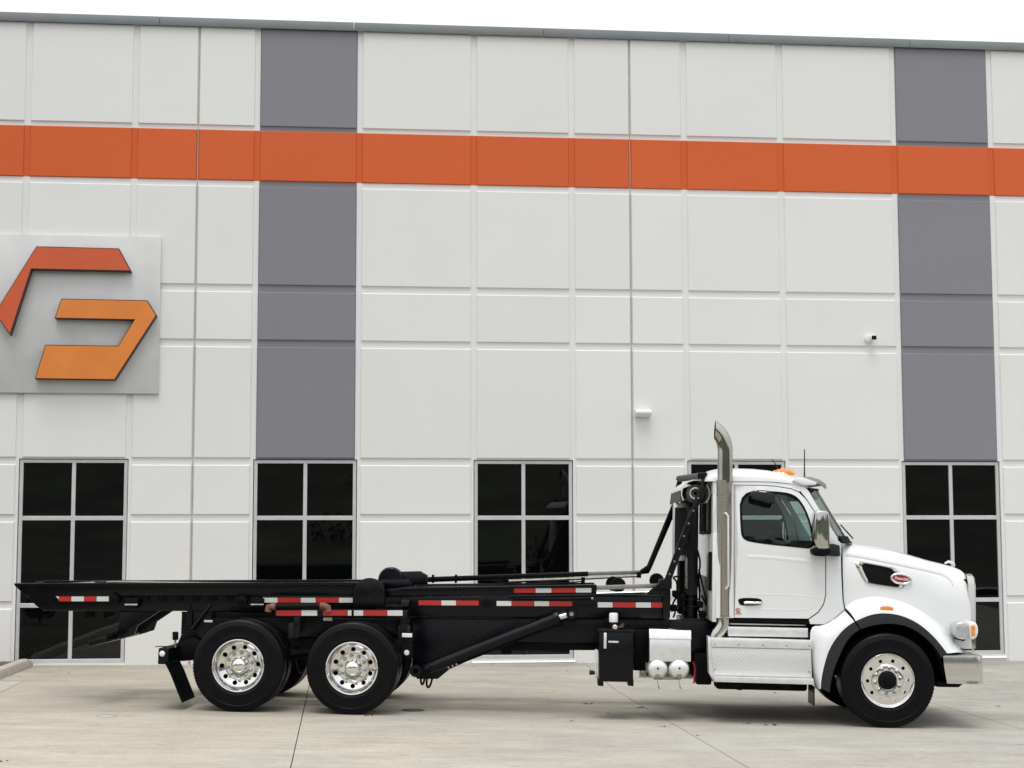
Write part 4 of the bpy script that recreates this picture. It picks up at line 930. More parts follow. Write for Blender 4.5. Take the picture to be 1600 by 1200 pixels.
for px in (1115, 1152, 1190, 1227, 1263):
    for py in (1006.5, 1047) if px in (1115, 1263) else (1006.5,):
        x, z = P(px+2, py+(px-1115)*.022, YS+.06); tp(MB().lathe([(.001, -.004), (.006, -.004), (.007, .002)], 8, (x, YS+(.058 if py < 1030 else .083), z)), 'rivet', DARK, st)
tp(MB().prism(PP([(1106, 994), (1113, 997), (1115, 1064), (1108, 1052)], YS+.1), YS+.1, YS+.3), 'end_plate', ALU, st, bev=.004)
for px in (1150, 1226): tp(MB().prism(PP([(px-10, 1067), (px+12, 1068), (px+9, 1079), (px+1, 1078), (px-5, 1073)], YS+.1), YS+.1, YS+.3), 'step_bracket', BLACKM, st, bev=.01)
tp(MB().box(P(1120, 1000, -.8)[0], P(1262, 1000, -.8)[0], -.8, -.45, .35, .78), 'fuel_tank', BLACKM, bev=.03)

tp(MB().box(P(1120, 1000, -.8)[0], P(1262, 1000, -.8)[0], .46, 1.1, .33, .85), 'far_step_blocker', ALU, bev=.02)  # unseen step box, added with the far tank to block light under the truck
tp(MB().tube([(P(1010, 1000, -.8)[0], .85, .62), (P(1105, 1000, -.8)[0], .85, .62)], .3, 28), 'fuel_tank', POLISH)
# ---------------------------------------------------------------- exhaust stack
YE = -.97
ex = empty('exhaust_stack'); ex.parent = T
cxs = 1131.5
def E3(px, py): return P3(px, py, YE)
tp(MB().tube([E3(cxs, 752), E3(cxs, 756), E3(cxs, 963)], .088, 28), 'heat_guard', GUARD, ex)
pts = smooth_poly([(1133, 753), (1133, 715), (1133, 696), (1127, 680), (1113, 667), (1090, 656)], 3, False)
v_ = [E3(*p) for p in pts]
xcut0, zt0_ = P(1118, 656, YE); xcut1, zb0_ = P(1116, 687, YE)
def cut_pipe(name, r_, mt, parent, thick):
    mb = MB().tube(v_, r_, 32, cap=False); me = mb.mesh(name, thick=thick, ang=50); bm = bmesh.new(); bm.from_mesh(me)
    no = Vector((-(zt0_-zb0_), 0, xcut0-xcut1)).normalized()
    bmesh.ops.bisect_plane(bm, geom=bm.verts[:]+bm.edges[:]+bm.faces[:], plane_co=(xcut1, YE, zb0_), plane_no=no, clear_outer=True)
    bm.to_mesh(me); bm.free(); return link(name, me, mt, parent)
cut_pipe('pipe', .084, STACK, ex, -.004); cut_pipe('bore', .078, BLACKM, ex, 0)
tp(MB().tube([E3(1133, 749), E3(1133, 754)], .09, 28), 'clamp', STACK, ex)
tp(MB().tube([E3(*p) for p in smooth_poly([(1131, 962), (1131, 975), (1126, 984), (1119, 992), (1117, 1000)], 2, False)], .075, 24), 'elbow', TRIM, ex)
for py in (752, 773, 962): tp(MB().tube([E3(cxs, py-1.5), E3(cxs, py+1.5)], .091, 28), 'band', STEEL, ex)
hb = [P3(1131, 803, YE-.10), P3(1134, 801.5, YE-.14), P3(1137.5, 806, YE-.15), P3(1138, 860, YE-.15), P3(1138, 915, YE-.15), P3(1134, 920, YE-.10)]
tp(MB().tube(hb, .012, 10), 'grab_handle', ALU, ex)
tp(MB().prism(PP([(1117.5, 755), (1125, 755), (1125, 958), (1117.5, 958)], YE+.05), YE+.05, YE+.08), 'bracket_strip', STEEL, ex)
for k in range(40):
    x, z = P(1121, 758+k*5, YE+.045); tp(MB().box(x-.018, x+.018, YE+.046, YE+.051, z-.008, z+.008), 'slot', BLACKM, ex)

# ---------------------------------------------------------------- cab
ZBELT = P(1210, 856, -1.04)[1]; ZROOF = P(1200, 757, -.95)[1]
def cab_y(x, z): t_ = max(0, (z-ZBELT)/(ZROOF-ZBELT)); return -1.04+.10*t_**1.4
def PC(px, py):
    y = -1.04
    for _ in range(3): x, z = P(px, py, y); y = cab_y(x, z)
    return x, z
def PCL(l): return [PC(*p) for p in l]
win = PCL(smooth_poly([(1156, 767.6), (1210.5, 767.6), (1240, 772), (1253.5, 786), (1264, 808), (1270.5, 835), (1271.5, 857.5), (1245, 855), (1178, 848), (1160, 842), (1157.5, 825)], 2))
door = PCL([(1147.5, 758.3), (1190, 759), (1213, 760.5), (1236, 764.3), (1248, 769.5), (1258, 779), (1272, 800), (1281, 818), (1287.5, 845), (1289.5, 870), (1289.5, 930), (1286, 944), (1278, 956), (1263, 966.5), (1147.5, 965)])
cowl = PCL([(1291, 872), (1291, 930), (1287.5, 945), (1279, 957.5), (1264, 968), (1266, 975), (1288, 975.5), (1301, 969), (1319, 953), (1316.5, 940), (1314.5, 900), (1313.5, 848), (1308, 843), (1289, 845)])
pil = PCL([(1249, 765), (1259, 762.5), (1264, 768), (1276, 789), (1309, 841), (1309, 846), (1289, 845), (1282.5, 818), (1273.5, 799), (1259.5, 778)])
rear = PCL([(1117.5, 757.5), (1146.5, 757.8), (1146.5, 965.5), (1119, 965.5)])
toprail = PCL([(1117.5, 752), (1200, 752.5), (1240, 757), (1259, 762), (1248.5, 768), (1236, 762.9), (1213, 759.2), (1190, 757.7), (1117.5, 757)])
for s in (-1, 1):
    yf = (lambda x, z: cab_y(x, z)) if s < 0 else (lambda x, z: -cab_y(x, z))
    dr = tp(sheet(door, [win], yf, .07, .045, -s), 'door', WHITE, ang=50)
    dr.data.name = 'door'
    tp(sheet(cowl, [], yf, .08, .05, -s), 'cowl_panel', WHITE, ang=50)
    tp(sheet(pil, [], yf, .08, .06, -s), 'windscreen_pillar', WHITE, ang=50)
    tp(sheet(rear, [], yf, .12, .05, -s), 'rear_pillar', WHITE, ang=50)
    tp(sheet(toprail, [], yf, .08, .05, -s), 'roof_rail', WHITE, ang=50)
    cw = (sum(p[0] for p in win)/len(win), sum(p[1] for p in win)/len(win))
    gl = sheet([(cw[0]+(x-cw[0])*1.02, cw[1]+(z-cw[1])*1.02) for x, z in win], [], lambda x, z: yf(x, z)-s*.022, .1, .004, -s); tp(gl, 'side_window', CABGLASS, dr, ang=60)
    inn = [(cw[0]+(x-cw[0])*.955, cw[1]+(z-cw[1])*.935) for x, z in win]
    tp(sheet([(cw[0]+(x-cw[0])*1.012, cw[1]+(z-cw[1])*1.012) for x, z in win], [inn], lambda x, z: yf(x, z)+s*.003, 0, .03, -s), 'window_seal', BLACKM, dr, ang=60)
    # handle, crease, sill strip
    def DY(px, py, off): x, z = PC(px, py); return Vector((x, s*(-cab_y(x, z)+off), z))
    hx = [PC(a, b) for a, b in smooth_poly([(1152.5, 934), (1186, 934.5), (1191, 938), (1191, 946), (1159, 946.5), (1154.5, 943)], 2)]
    hd = tp(sheet(hx, [], lambda x, z: yf(x, z)+s*.004, 0, .03, -s), 'door_handle', BLACKM, dr)
    tp(MB().tube([DY(1163, 942, .012), DY(1166, 941.5, .022), DY(1186, 941.8, .022), DY(1189, 942, .012)], .016, 10), 'lever', CHROME, hd)
    x0, z0 = PC(1143, 966.5); x1, z1 = PC(1287, 974.5)
    tp(MB().prism(PCL([(1141, 966.5), (1264, 968.3), (1287, 975.5), (1287, 976), (1141, 971)]), -1.02 if s < 0 else .98, -.98 if s < 0 else 1.02), 'sill_strip', BLACKM)
# pressed crease and lower relief on the near door
for l, wd_ in (([(1158, 869.5), (1200, 871), (1240, 875), (1276, 879)], .02), ):
    for s in (-1, 1):
        rows = [[Vector((PC(a, b)[0], s*(-cab_y(*PC(a, b))+o), PC(a, b)[1]+dz)) for dz, o in ((.03, -.001), (.006, .005), (-.004, .005), (-.03, -.001))] for a, b in resample(l, 12)]
        rows[0] = [r_+Vector((0, -s*.012, 0)) for r_ in rows[0]]; rows[-1] = [r_+Vector((0, -s*.012, 0)) for r_ in rows[-1]]
        tp(MB().grid(rows), 'door_crease', WHITE, ang=70)
for s in (-1, 1):
    l1 = [(1172, 929.5), (1210, 929.5), (1250, 931), (1276, 934), (1279, 938), (1268, 950), (1256, 954), (1200, 953), (1180, 952)]
    q_ = PCL(smooth_poly(l1, 2, False)); 
    rows = [[Vector((x+(.0), s*(1.04+o), z+dz)) for dz, o in ((.02, -.002), (.003, .004), (-.012, -.002))] for x, z in q_]
    tp(MB().grid(rows), 'door_crease', WHITE, ang=70)
# small red emblem on the door
def EM(l, r_=.004): return MB().tube([Vector((PC(*p)[0], -1.0425, PC(*p)[1])) for p in l], r_, 5)
ed = tp(EM([(1149.5, 952), (1152, 950.3), (1155, 951), (1156.5, 953), (1154.5, 955.5), (1151, 955)]), 'emblem', TAPER)
for l in ([(1149, 953.5), (1152, 953), (1154, 953.4)], [(1150.5, 957), (1153, 956.2), (1156.5, 956.6)], [(1148.5, 958.8), (1158.5, 959)]): tp(EM(l, .0045), 'emblem_stroke', TAPER, ed)
# roof
rt = [(1103, 752, 747.5), (1107, 752, 741), (1114, 752, 736), (1125, 752, 733.4), (1150, 752, 732.3), (1180, 752, 733), (1205, 752.5, 735.5), (1230, 755, 740.5), (1250, 759, 747.5), (1262, 763, 754), (1267, 766, 760)]
rows = []
for px, pb, ptop in rt:
    x, zb_ = P(px, pb, -.94); zt_ = P(px, ptop, -.35)[1]; wv_ = .945 if px > 1110 else .88+.0094*(px-1103)
    if px > 1250: wv_ -= .006*(px-1250)*.5
    rows.append([(x, -wv_*(1 if math.cos(a) > 0 else -1)*abs(math.cos(a))**.5, zb_+(zt_-zb_)*max(0, math.sin(a))**.62) for a in [math.pi*k/24 for k in range(25)]])
cab_roof = MB().grid(rows); cab_roof.add(rows[0], [tuple(range(25))]); cab_roof.add(rows[-1], [tuple(range(24, -1, -1))]); tp(cab_roof, 'roof', WHITE, ang=60)
# back wall with rear window, floor, firewall, dash, seats, wheel
xb = PC(1118.5, 860)[0]; zf0 = PC(1150, 966)[1]; zr_ = PC(1150, 757)[1]; zw0 = PC(1118, 832)[1]; zw1 = PC(1118, 773)[1]
bw = MB(); bw.box(xb-.03, xb+.02, -1.0, 1.0, zf0-.05, zw0); bw.box(xb-.03, xb+.02, -.93, .93, zw1, zr_+.05); bw.box(xb-.03, xb+.02, -.97, -.72, zw0, zw1); bw.box(xb-.03, xb+.02, .72, .97, zw0, zw1); bw.box(xb-.03, xb+.02, -.06, .06, zw0, zw1)
bw = tp(bw, 'back_wall', WHITE, bev=.008)
for y0, y1 in ((-.72, -.06), (.06, .72)):
    tp(MB().box(xb-.012, xb-.006, y0, y1, zw0, zw1), 'rear_window', CABGLASS, bw)
    f_ = MB(); f_.box(xb-.04, xb-.028, y0-.02, y0+.03, zw0-.02, zw1+.02); f_.box(xb-.04, xb-.028, y1-.03, y1+.02, zw0-.02, zw1+.02); f_.box(xb-.04, xb-.028, y0+.03, y1-.03, zw0-.02, zw0+.02); f_.box(xb-.04, xb-.028, y0+.03, y1-.03, zw1-.02, zw1+.02); tp(f_, 'window_seal', BLACKM, bw)
for k in range(3): y = -.85+k*.2; tp(MB().box(xb-.045, xb-.028, y, y+.05, zw0-.55, zw0-.25), 'vent', STEEL, bw, bev=.01)
tp(MB().box(xb-.06, xb-.028, -.92, -.75, zf0+.30, zf0+.75), 'intake_grille', BLACKM, bw, bev=.01)
tp(MB().box(xb-.045, xb-.028, -.6, .6, zf0-.02, zf0+.45), 'lower_shield', STEEL, bw, bev=.01)
xfw = P(1309, 900, -1)[0]
tp(MB().box(xb+.02, xfw, -.98, .98, zf0-.06, zf0), 'cab_floor', BLACKM); tp(MB().box(xfw-.03, xfw+.03, -.95, .95, zf0-.05, PC(1309, 846)[1]-.02), 'firewall', BLACKM)
x0 = PC(1262, 850)[0]; zd = PC(1262, 846)[1]
tp(MB().prism([(x0, zf0+.2), (x0-.05, zd-.08), (x0+.05, zd+.01), (xfw-.02, zd-.03), (xfw-.02, zf0+.2)], -.96, .96), 'dashboard', PLAST, bev=.02)
for s in (-1, 1):
    sx_ = PC(1180, 900)[0]; stt = empty('seat'); stt.parent = T
    tp(MB().box(sx_-.25, sx_+.25, s*.55-.25, s*.55+.25, zf0+.2, zf0+.48), 'cushion', SEAT, stt, bev=.06, seg=3)
    tp(MB().prism([(sx_-.33, zf0+.42), (sx_-.18, zf0+.42), (sx_-.27, zd+.02), (sx_-.40, zd+.02)], s*.55-.24, s*.55+.24), 'backrest', SEAT, stt, bev=.05, seg=3)
C_ = Vector((P(1206, 832, .55)[0], .55, P(1206, 832, .55)[1])); nrm = Vector((-.78, 0, .62)); e1 = Vector((0, 1, 0)); e2 = nrm.cross(e1)
sw = tp(MB().tube([C_+(e1*math.cos(a)+e2*math.sin(a))*.22 for a in [2*math.pi*k/28 for k in range(29)]], .016, 8), 'steering_wheel', PLAST)
for a in (0, 2.1, 4.2): tp(MB().tube([C_, C_+(e1*math.cos(a)+e2*math.sin(a))*.22], .013, 6), 'spoke', PLAST, sw)
tp(MB().tube([C_, C_-nrm*.5], .03, 8), 'column', PLAST, sw)
# windscreen: two-way curved glass
rows = []
for k in range(9):
    u = k/8; px, py = 1263+(1309.5-1263)*u, 766+(842-766)*u; xs, zs = PC(px, py); hw = -cab_y(xs, zs)-.01
    rows.append([(xs+.23*(1-abs(j/12-1)**2.6), hw*(j/12-1), zs+.0) for j in range(25)])
tp(MB().grid(rows), 'windscreen', CABGLASS, thick=.006, ang=80)
tp(MB().grid([[Vector(p)+Vector((.004, 0, dz)) for p in rows[0]] for dz in (-.09, .03)]), 'windscreen_header', BLACKM, thick=.01, ang=80)
tp(MB().grid([[Vector(p)+Vector((dx, 0, dz)) for p in rows[-1]] for dx, dz in ((.003, .03), (.03, -.02), (.06, -.05))]), 'cowl_strip', BLACKM, thick=.01, ang=80)
for y in (-.5, .35):
    tp(MB().tube([(rows[-1][12][0]-.02, y-.3, rows[-1][12][2]+.01), (rows[-3][12][0]+.01, y+.2, rows[-3][12][2]+.03)], .008, 6), 'wiper', BLACKM)
wb = P3(1312, 846, -.85); tp(MB().tube([wb, P3(1303, 828, -.8), P3(1290, 800, -.7)], .009, 6), 'wiper', BLACKM); tp(MB().tube([P3(1308, 845, -.9), P3(1313, 838, -.9)], .03, 8), 'wiper_pivot', BLACKM)
# visor over the windscreen
rows = []
for px, py, hw, dz in ((1240, 751, .88, .0), (1252, 746.5, .95, 0), (1266, 747, .97, 0), (1279, 751, .96, 0), (1289.5, 757.5, .92, 0)):
    x, z = P(px, py, -.9); rows.append([(x+.07*(1-(j/8-1)**2), hw*(j/8-1), z+.012*(1-(j/8-1)**4)-.05*abs(j/8-1)**10) for j in range(17)])
vs_ = tp(MB().grid(rows), 'sun_visor', STEEL, thick=.016, ang=80)
for s in (-1, 1):
    tp(MB().prism(PP([(1238, 751), (1244, 745.5), (1252, 745), (1277, 753.5), (1275, 758), (1256, 758.5)], -.98), -.98 if s < 0 else .9, -.9 if s < 0 else .98), 'visor_end', WHITE, vs_, bev=.012)
# roof beacon lamps, antennas
for y in (-.45, 0, .45) if False else (-.62, -.31, 0, .31, .62):
    x0, z0 = P(1216, 741, -.62)
    bc = tp(MB().tube([(x0-.07, y, z0-.03), (x0+.05, y, z0+.0), (x0+.2, y, z0-.02)], [.03, .055, .03], 12), 'roof_lamp', WHITE)
    tp(MB().tube([(x0+.0, y, z0+.018), (x0+.03, y, z0+.028), (x0+.13, y, z0+.016), (x0+.19, y, z0-.01)], [.02, .047, .05, .03], 12), 'lens', AMBER, bc)
tp(MB().tube([P3(1257, 749, -.45), P3(1257, 725, -.45), P3(1257, 702, -.45)], [.010, .007, .006], 6), 'antenna', DARK)
tp(MB().tube([P3(1218, 735, .3), P3(1206, 717, .3)], [.007, .005], 6), 'antenna', DARK)
# mirrors
for s in (-1, 1):
    YMi = -1.26
    mr = smooth_poly([(1273, 803), (1276, 797.5), (1292, 798), (1296.5, 802), (1297, 852), (1296, 859), (1272, 858.5)], 1)
    y0, y1 = (YMi, YMi+.22) if s < 0 else (-YMi-.22, -YMi)
    mi = tp(MB().prism(PP(mr, YMi), y0, y1), 'mirror', TRIM, bev=.03, seg=4)
    tp(MB().prism(PP(smooth_poly([(1270, 856), (1298, 856.5), (1298.5, 864), (1290, 869.5), (1276, 869), (1270, 865)], 1), YMi), y0, y1), 'mirror_base', BLACKM, mi, bev=.02, seg=3)
    yy0, yy1 = (YMi+.1, -1.0) if s < 0 else (1.0, -YMi-.1)
    tp(MB().prism(PP([(1285, 853), (1300, 849.5), (1311, 852), (1312, 869.5), (1290, 868.5)], -1.1), yy0, yy1), 'mirror_arm', PLAST, mi, bev=.015)
# look-down mirror over the passenger door window
ld = tp(MB().prism(PP(smooth_poly([(1174.5, 770), (1177, 766.5), (1207, 769.5), (1211.5, 774), (1211, 785), (1207, 787.5), (1178, 780), (1174, 776)], 1), -1.12), -1.12, -1.0), 'door_mirror', PLAST, bev=.02, seg=3)
tp(MB().prism(PP([(1184.5, 764), (1198.5, 764.5), (1197.5, 770), (1186, 769)], -1.125), -1.128, -.96), 'bracket', CHROME, ld, bev=.006)

# ---------------------------------------------------------------- hood, fenders, grille, bumper
HT = [(1316, 847.5), (1340, 849.5), (1370, 853), (1400, 857.5), (1430, 866), (1455, 873.5), (1480, 879.5), (1498, 884), (1509, 888.5), (1516, 895), (1519, 903)]
hp_ = resample(HT, 26); rows = []; nv = 30
for i, p in enumerate(hp_):
    u = i/25; hw = 1.0-.20*u**1.1-.02*u
    if u > .9: hw -= .05*((u-.9)/.1)**2
    x = P(p.x, 930, -hw*.97)[0]; zt_ = P(p.x, p.y, -.25)[1]
    tb_ = max(0, min(1, (p.x-1440)/32)); zb_ = P(p.x, 964+48*tb_*tb_*(3-2*tb_), -hw)[1]
    rw = []
    for k in range(nv+1):
        a = math.pi*k/nv; c, s_ = math.cos(a), math.sin(a); e = 2/6.5
        y = -hw*(1 if c > 0 else -1)*abs(c)**e; z = zb_+(zt_-zb_)*abs(s_)**e
        # sides lean inward a little, lower part full width
        zq = P(1380, 1010, -1)[1]; y *= 1-.085*max(0, (z-zq)/(zt_-zq)-.35)**1.3
        rw.append((x, y, z))
    rows.append(rw)
HROWS = rows
hood = tp(MB().grid(rows), 'hood', WHITE, ang=80, thick=-.0)
def hood_y(px, py):
    y = -.9
    for _ in range(4):
        x, z = P(px, py, y); i = min(range(26), key=lambda k: abs(HROWS[k][0][0]-x)); i = min(24, max(0, i-1 if HROWS[i][0][0] > x else i))
        t_ = (x-HROWS[i][0][0])/(HROWS[i+1][0][0]-HROWS[i][0][0]); t_ = max(0, min(1, t_))
        ra = [Vector(a).lerp(Vector(b), t_) for a, b in zip(HROWS[i][:nv//2+1], HROWS[i+1][:nv//2+1])]
        for a, b in zip(ra, ra[1:]):
            if a.z <= z <= b.z: y = a.lerp(b, (z-a.z)/max(1e-6, b.z-a.z)).y; break
    return y
# fenders: white flare, black lip
def strip3(name, l0, l1, y0, y1, mt, bulge=.0, n=28, m_=7, back=None):
    for s in (-1, 1):
        A0, A1 = resample(l0, n), resample(l1, n); rows = []
        for i in range(n):
            rw = []
            ya = y0(A0[i].x, A0[i].y) if callable(y0) else y0
            p0 = P3(A0[i].x, A0[i].y, ya); p1 = P3(A1[i].x, A1[i].y, y1)
            for k in range(m_+1):
                t_ = k/m_; yy = ya+(y1-ya)*math.sin(t_*math.pi/2); q_ = p0.lerp(p1, t_); px_ = q_.x; zz_ = q_.z+bulge*math.sin(t_*math.pi)
                rw.append((px_, yy if s < 0 else -yy, zz_))
            if back: rw.append((rw[-1][0], (y1+back) if s < 0 else -(y1+back), rw[-1][2]))
            rows.append(rw)
        tp(MB().grid(rows), name, mt, ang=60)
YFl = -1.21
f_out = smooth_poly([(1318.5, 948), (1336, 936.5), (1364, 930.6), (1399, 935), (1435, 950), (1467, 973), (1490, 996), (1505, 1020)], 2, False)
f_in = smooth_poly([(1337, 970.5), (1359, 960.5), (1381, 957.5), (1408, 961), (1435, 973.5), (1458, 993), (1473.5, 1012), (1480, 1021)], 2, False)
f_lip = smooth_poly([(1345, 983), (1363, 977), (1390, 973.5), (1418, 978), (1441, 991), (1460, 1010), (1468, 1022), (1471, 1028)], 2, False)
strip3('fender', f_out, f_in, lambda a, b: max(-1.0, hood_y(a, b)-.0)+.01, YFl, WHITE, .012)
strip3('fender_lip', f_in, f_lip, YFl, YFl-.012, PLAST, 0, m_=4, back=.12)
# rear quarter of the arch, fixed to the cab
q_out = smooth_poly([(1320, 955), (1303, 969), (1288, 977), (1266, 977)], 1, False)
r_out = smooth_poly([(1319.5, 954.5), (1302, 969), (1285, 978), (1266, 978), (1266, 1010), (1269, 1045), (1274, 1076)], 1, False)
r_in = smooth_poly([(1335, 971.5), (1323, 979), (1310, 992), (1296, 1013), (1288, 1038), (1283, 1062), (1282.5, 1076)], 1, False)
r_lip = smooth_poly([(1343.5, 984), (1333, 990), (1322, 1003), (1311, 1026), (1303, 1046), (1298, 1066), (1296.5, 1082)], 1, False)
strip3('fender_rear', r_out, r_in, -1.05, YFl, WHITE, 0)
strip3('fender_lip', r_in, r_lip, YFl, YFl-.012, PLAST, 0, m_=4, back=.12)
for s in (-1, 1): tp(MB().box(P(1270, 1080, -1.1)[0], P(1272, 1080, -1.1)[0], -1.15 if s < 0 else .75, -.75 if s < 0 else 1.15, P(1274, 1102, -1.1)[1], P(1274, 1072, -1.1)[1]), 'splash_flap', RUBBER)
# hood to cab seam
tp(MB().tube([P3(a, b, -1.012 if b > 860 else -1.0) for a, b in ((1315.8, 855), (1316.2, 900), (1317.5, 938), (1320, 950), (1328, 961), (1338, 973))], .006, 6), 'hood_seam', PLAST)
# side vent with bright bezel, oval badge
def onhood(l, off): 
    out = []
    for a, b in l: y = hood_y(a, b)-off; out.append(P3(a, b, y))
    return out
vo = smooth_poly([(1334, 878.5), (1338, 877), (1346, 877.2), (1395, 886.3), (1404, 890), (1413, 903), (1415, 915), (1412, 919.7), (1356, 912), (1350, 908.5)], 1)
vi = smooth_poly([(1344.5, 882), (1350, 881.3), (1392, 889), (1399, 894), (1404, 906), (1407, 917.3), (1404, 917.2), (1360, 910.5), (1356, 907.5)], 1)
for s in (-1, 1):
    n = 40; O = resample([Vector((*p, 0)) for p in vo+vo[:1]], n); I_ = resample([Vector((*p, 0)) for p in vi+vi[:1]], n)
    o3 = onhood([(p.x, p.y) for p in O], .002); i3 = onhood([(p.x, p.y) for p in I_], .004); m3 = onhood([((a.x+b.x)/2, (a.y+b.y)/2) for a, b in zip(O, I_)], .022)
    rws = [o3, m3, i3]; rws = rws if s < 0 else [flip(r_) for r_ in rws]
    bz = tp(MB().grid(rws), 'hood_vent', TRIM, ang=60)
    fl_ = onhood([(p.x, p.y) for p in resample([Vector((*p, 0)) for p in vi+vi[:1]], 30)][:-1], .004); fl_ = fl_ if s < 0 else flip(fl_)
    cv = sum((Vector(p) for p in fl_), Vector())/len(fl_)
    tp(MB().add(list(fl_)+[cv+Vector((0, -.006 if s < 0 else .006, 0))], [(i, (i+1) % 29, 29) for i in range(29)]), 'vent_mesh', BLACKM, bz)
    yb_ = hood_y(1408, 904)-.028; cb = P3(1408.3, 904.4, yb_); tilt = -.11
    def oval(rx, rz, y, n=36): return [(cb.x+rx*math.cos(a)*math.cos(tilt)-rz*math.sin(a)*math.sin(tilt), y, cb.z+rx*math.cos(a)*math.sin(tilt)+rz*math.sin(a)*math.cos(tilt)) for a in [2*math.pi*k/n for k in range(n)]]
    def ov(l): l = [l_+l_[:1] for l_ in l]; return l if s < 0 else [flip(l_) for l_ in l]
    bd_ = tp(MB().grid(ov([oval(.128, .068, yb_+.03), oval(.13, .070, yb_+.012), oval(.122, .062, yb_-.004), oval(.108, .05, yb_-.006), oval(.10, .044, yb_+.0)])), 'badge', CHROME, ang=60)
    fc = oval(.102, .046, yb_+.001)+[(cb.x, yb_-.004, cb.z)]; fc = fc if s < 0 else flip(fc)
    tp(MB().add(fc, [(i, (i+1) % 36, 36) for i in range(36)]), 'badge_face', REDP, bd_)
    tm = text_mesh('Peterbilt', .046, .25, .0012, .0006); lt = link('badge_lettering', tm, WHITEP, bd_)
    if s < 0: lt.matrix_local = Matrix.Translation((cb.x, yb_-.0055, cb.z))@Matrix.Rotation(-tilt*-1, 4, 'Y').inverted()@Matrix.Rotation(R(90), 4, 'X')
    else: lt.matrix_local = Matrix.Translation((cb.x, -yb_+.0055, cb.z))@Matrix.Rotation(R(180), 4, 'Z')@Matrix.Rotation(R(90), 4, 'X')
    # amber marker on the fender
    ym = -1.20; mk = PP(smooth_poly([(1375.5, 947), (1394.5, 947.2), (1397.5, 954), (1375, 954.5)], 1), ym)
    tp(MB().prism(mk, ym+(.0) if s < 0 else 1.13, ym+.07 if s < 0 else 1.2), 'side_marker', AMBER, bev=.004)
# raised hood crease
rows = []
for a, b in resample([(1322, 868), (1350, 872), (1400, 882), (1440, 890.5), (1472, 898), (1484, 905), (1489, 915)], 20):
    y = hood_y(a, b); p = P3(a, b, y); rows.append([p+Vector((0, o, dz)) for dz, o in ((.035, .004), (.01, -.006), (-.005, -.006), (-.02, .004))])
tp(MB().grid(rows), 'hood_crease', WHITE, ang=80); tp(MB().grid([[(x, -y, z) for x, y, z in r_] for r_ in rows]), 'hood_crease', WHITE, ang=80)
# hood front ornament
tp(MB().tube([P3(1476, 880, 0), P3(1482, 877.5, 0), P3(1489, 879.5, 0), P3(1492, 884, 0)], [.01, .018, .018, .01], 8), 'hood_ornament', CHROME)
# grille with bright surround
xg0 = P(1515, 950, -.78)[0]; xg1 = P(1524, 950, -.72)[0]; zg1 = P(1518, 897, -.7)[1]; zg0 = P(1524, 1012, -.7)[1]
gr_ = MB(); prof = [(-.76, zg0), (-.76, zg1-.12), (-.70, zg1-.03), (-.60, zg1), (.60, zg1), (.70, zg1-.03), (.76, zg1-.12), (.76, zg0)]
gr_.grid([[(xg0-.01, y*1.0, z) for y, z in prof], [(xg1-.02, y*1.0, z) for y, z in prof], [(xg1, y*.97, z-.01) for y, z in prof], [(xg1, y*.88, z-.05) for y, z in prof], [(xg1-.03, y*.87, z-.06) for y, z in prof]])
gr_ = tp(gr_, 'grille', TRIM, ang=40)
tp(MB().box(xg0-.05, xg0-.01, -.72, .72, zg0, zg1-.06), 'grille_mesh', BLACKM, gr_)
for k in range(11): y = -.6+k*.12; tp(MB().box(xg0-.005, xg1-.012, y-.008, y+.008, zg0, zg1-.06), 'grille_bar', CHROME, gr_)
tp(MB().box(xg0-.35, xg0-.05, -.70, .70, zg0, zg1-.1), 'radiator', BLACKM)
# lower white apron between fender and bumper
for s in (-1, 1):
    tp(MB().prism(PP([(1488, 985), (1517, 985), (1519, 1014), (1503, 1014)], -.80), -.80 if s < 0 else .74, -.74 if s < 0 else .80), 'apron', WHITE, bev=.006)
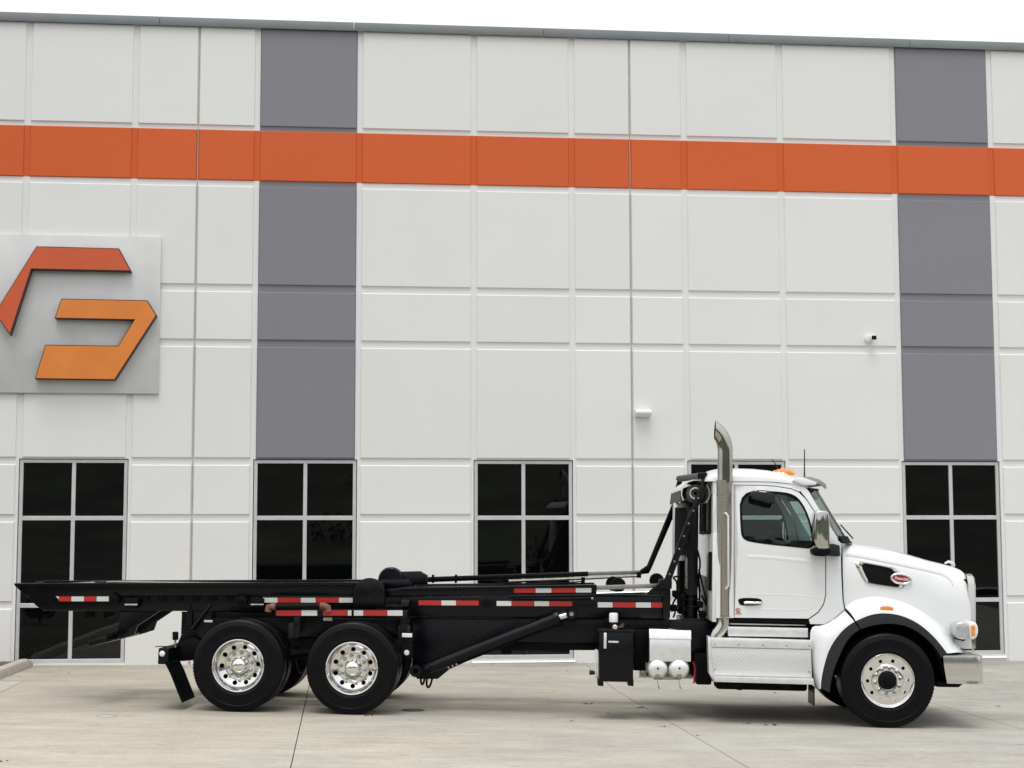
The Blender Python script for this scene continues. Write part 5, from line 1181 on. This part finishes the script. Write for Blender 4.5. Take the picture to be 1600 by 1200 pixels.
# headlamps
for s in (-1, 1):
    YH = -1.05; y0, y1 = (YH, YH+.35) if s < 0 else (-YH-.35, -YH)
    hl = tp(MB().prism(PP(smooth_poly([(1491, 977), (1498, 971.5), (1515, 971), (1516, 999.5), (1501, 1000), (1493, 995)], 1), YH), y0, y1), 'headlamp', SILVER, bev=.03, seg=3)
    tp(MB().prism(PP(smooth_poly([(1514, 971), (1524, 971.5), (1529, 979), (1529, 991), (1525, 999), (1514, 999.5)], 1), YH+.01), y0+.01, y1-.01), 'lens', LENS, hl, bev=.025, seg=3)
    for a, b in ((977.5, 984.5), (986, 993.5)): tp(MB().prism(PP([(1517.5, a), (1523.5, a), (1524, b), (1518, b)], YH-.004), (YH-.004) if s < 0 else -YH-.01, (YH+.02) if s < 0 else -YH+.004), 'turn_lens', AMBER, hl, bev=.003)
    tp(MB().prism(PP([(1497, 995), (1509, 999), (1506, 1002), (1498, 1000)], YH+.02), y0+.02, y1-.1), 'lamp_bracket', BLACKM, hl)
BUMP = mat('bumper_metal', (.66, .655, .64), .16, metal=1, noise=(4, .05))
# bumper: bright wrap-around plate
xf = P(1533.5, 1045, -1.05)[0]; YBp = -1.20; zt_ = P(1500, 1025, YBp)[1]; zb_ = P(1500, 1068.5, YBp)[1]
plan = [(P(1473.5, 1025, YBp)[0], YBp), (P(1500, 1025, YBp)[0], YBp)]+[(xf-.14+.14*math.sin(R(k*15)), YBp+.14-.14*math.cos(R(k*15))) for k in range(7)]+[(xf, -.5)]
plan2 = plan+[(x, -y) for x, y in reversed(plan)]
rows = []
for k in range(7):
    t_ = k/6; z = zt_+(zb_-zt_)*t_; rows.append([(x+(.045*t_**1.5 if (i == 0 or i == len(plan2)-1) else 0)-(.012 if k in (0, 6) else 0)*0, y*(1-.006*(k in (0, 6))), z) for i, (x, y) in enumerate(plan2)])
bp = tp(MB().grid(rows), 'bumper', ALU, ang=40, thick=.006)
bp.data.materials[0] = BUMP
tp(MB().grid([[(x, y, zt_+.001) for x, y in plan2], [(min(x, xf-.16), max(-.9, min(.9, y*.75)), zt_+.001) for x, y in plan2]]), 'bumper_top', PLATE, bp, thick=.004)
x0 = P(1479, 1064, YBp)[0]
tp(MB().box(x0+.02, xf-.05, -1.1, 1.1, zb_+.03, zt_-.02), 'bumper_core', BLACKM); tp(MB().prism(PP([(1463, 1066), (1507, 1067), (1498, 1074), (1464, 1073.5)], -1.1), -1.1, 1.1), 'lower_valance', BLACKM, bev=.008)
tow = tp(MB().prism(PP(smooth_poly([(1509, 1064.5), (1530, 1064.5), (1529, 1068.5), (1511, 1068.5)], 1), YBp-.004), YBp-.006, YBp+.02), 'fog_trim', STEEL, bp)
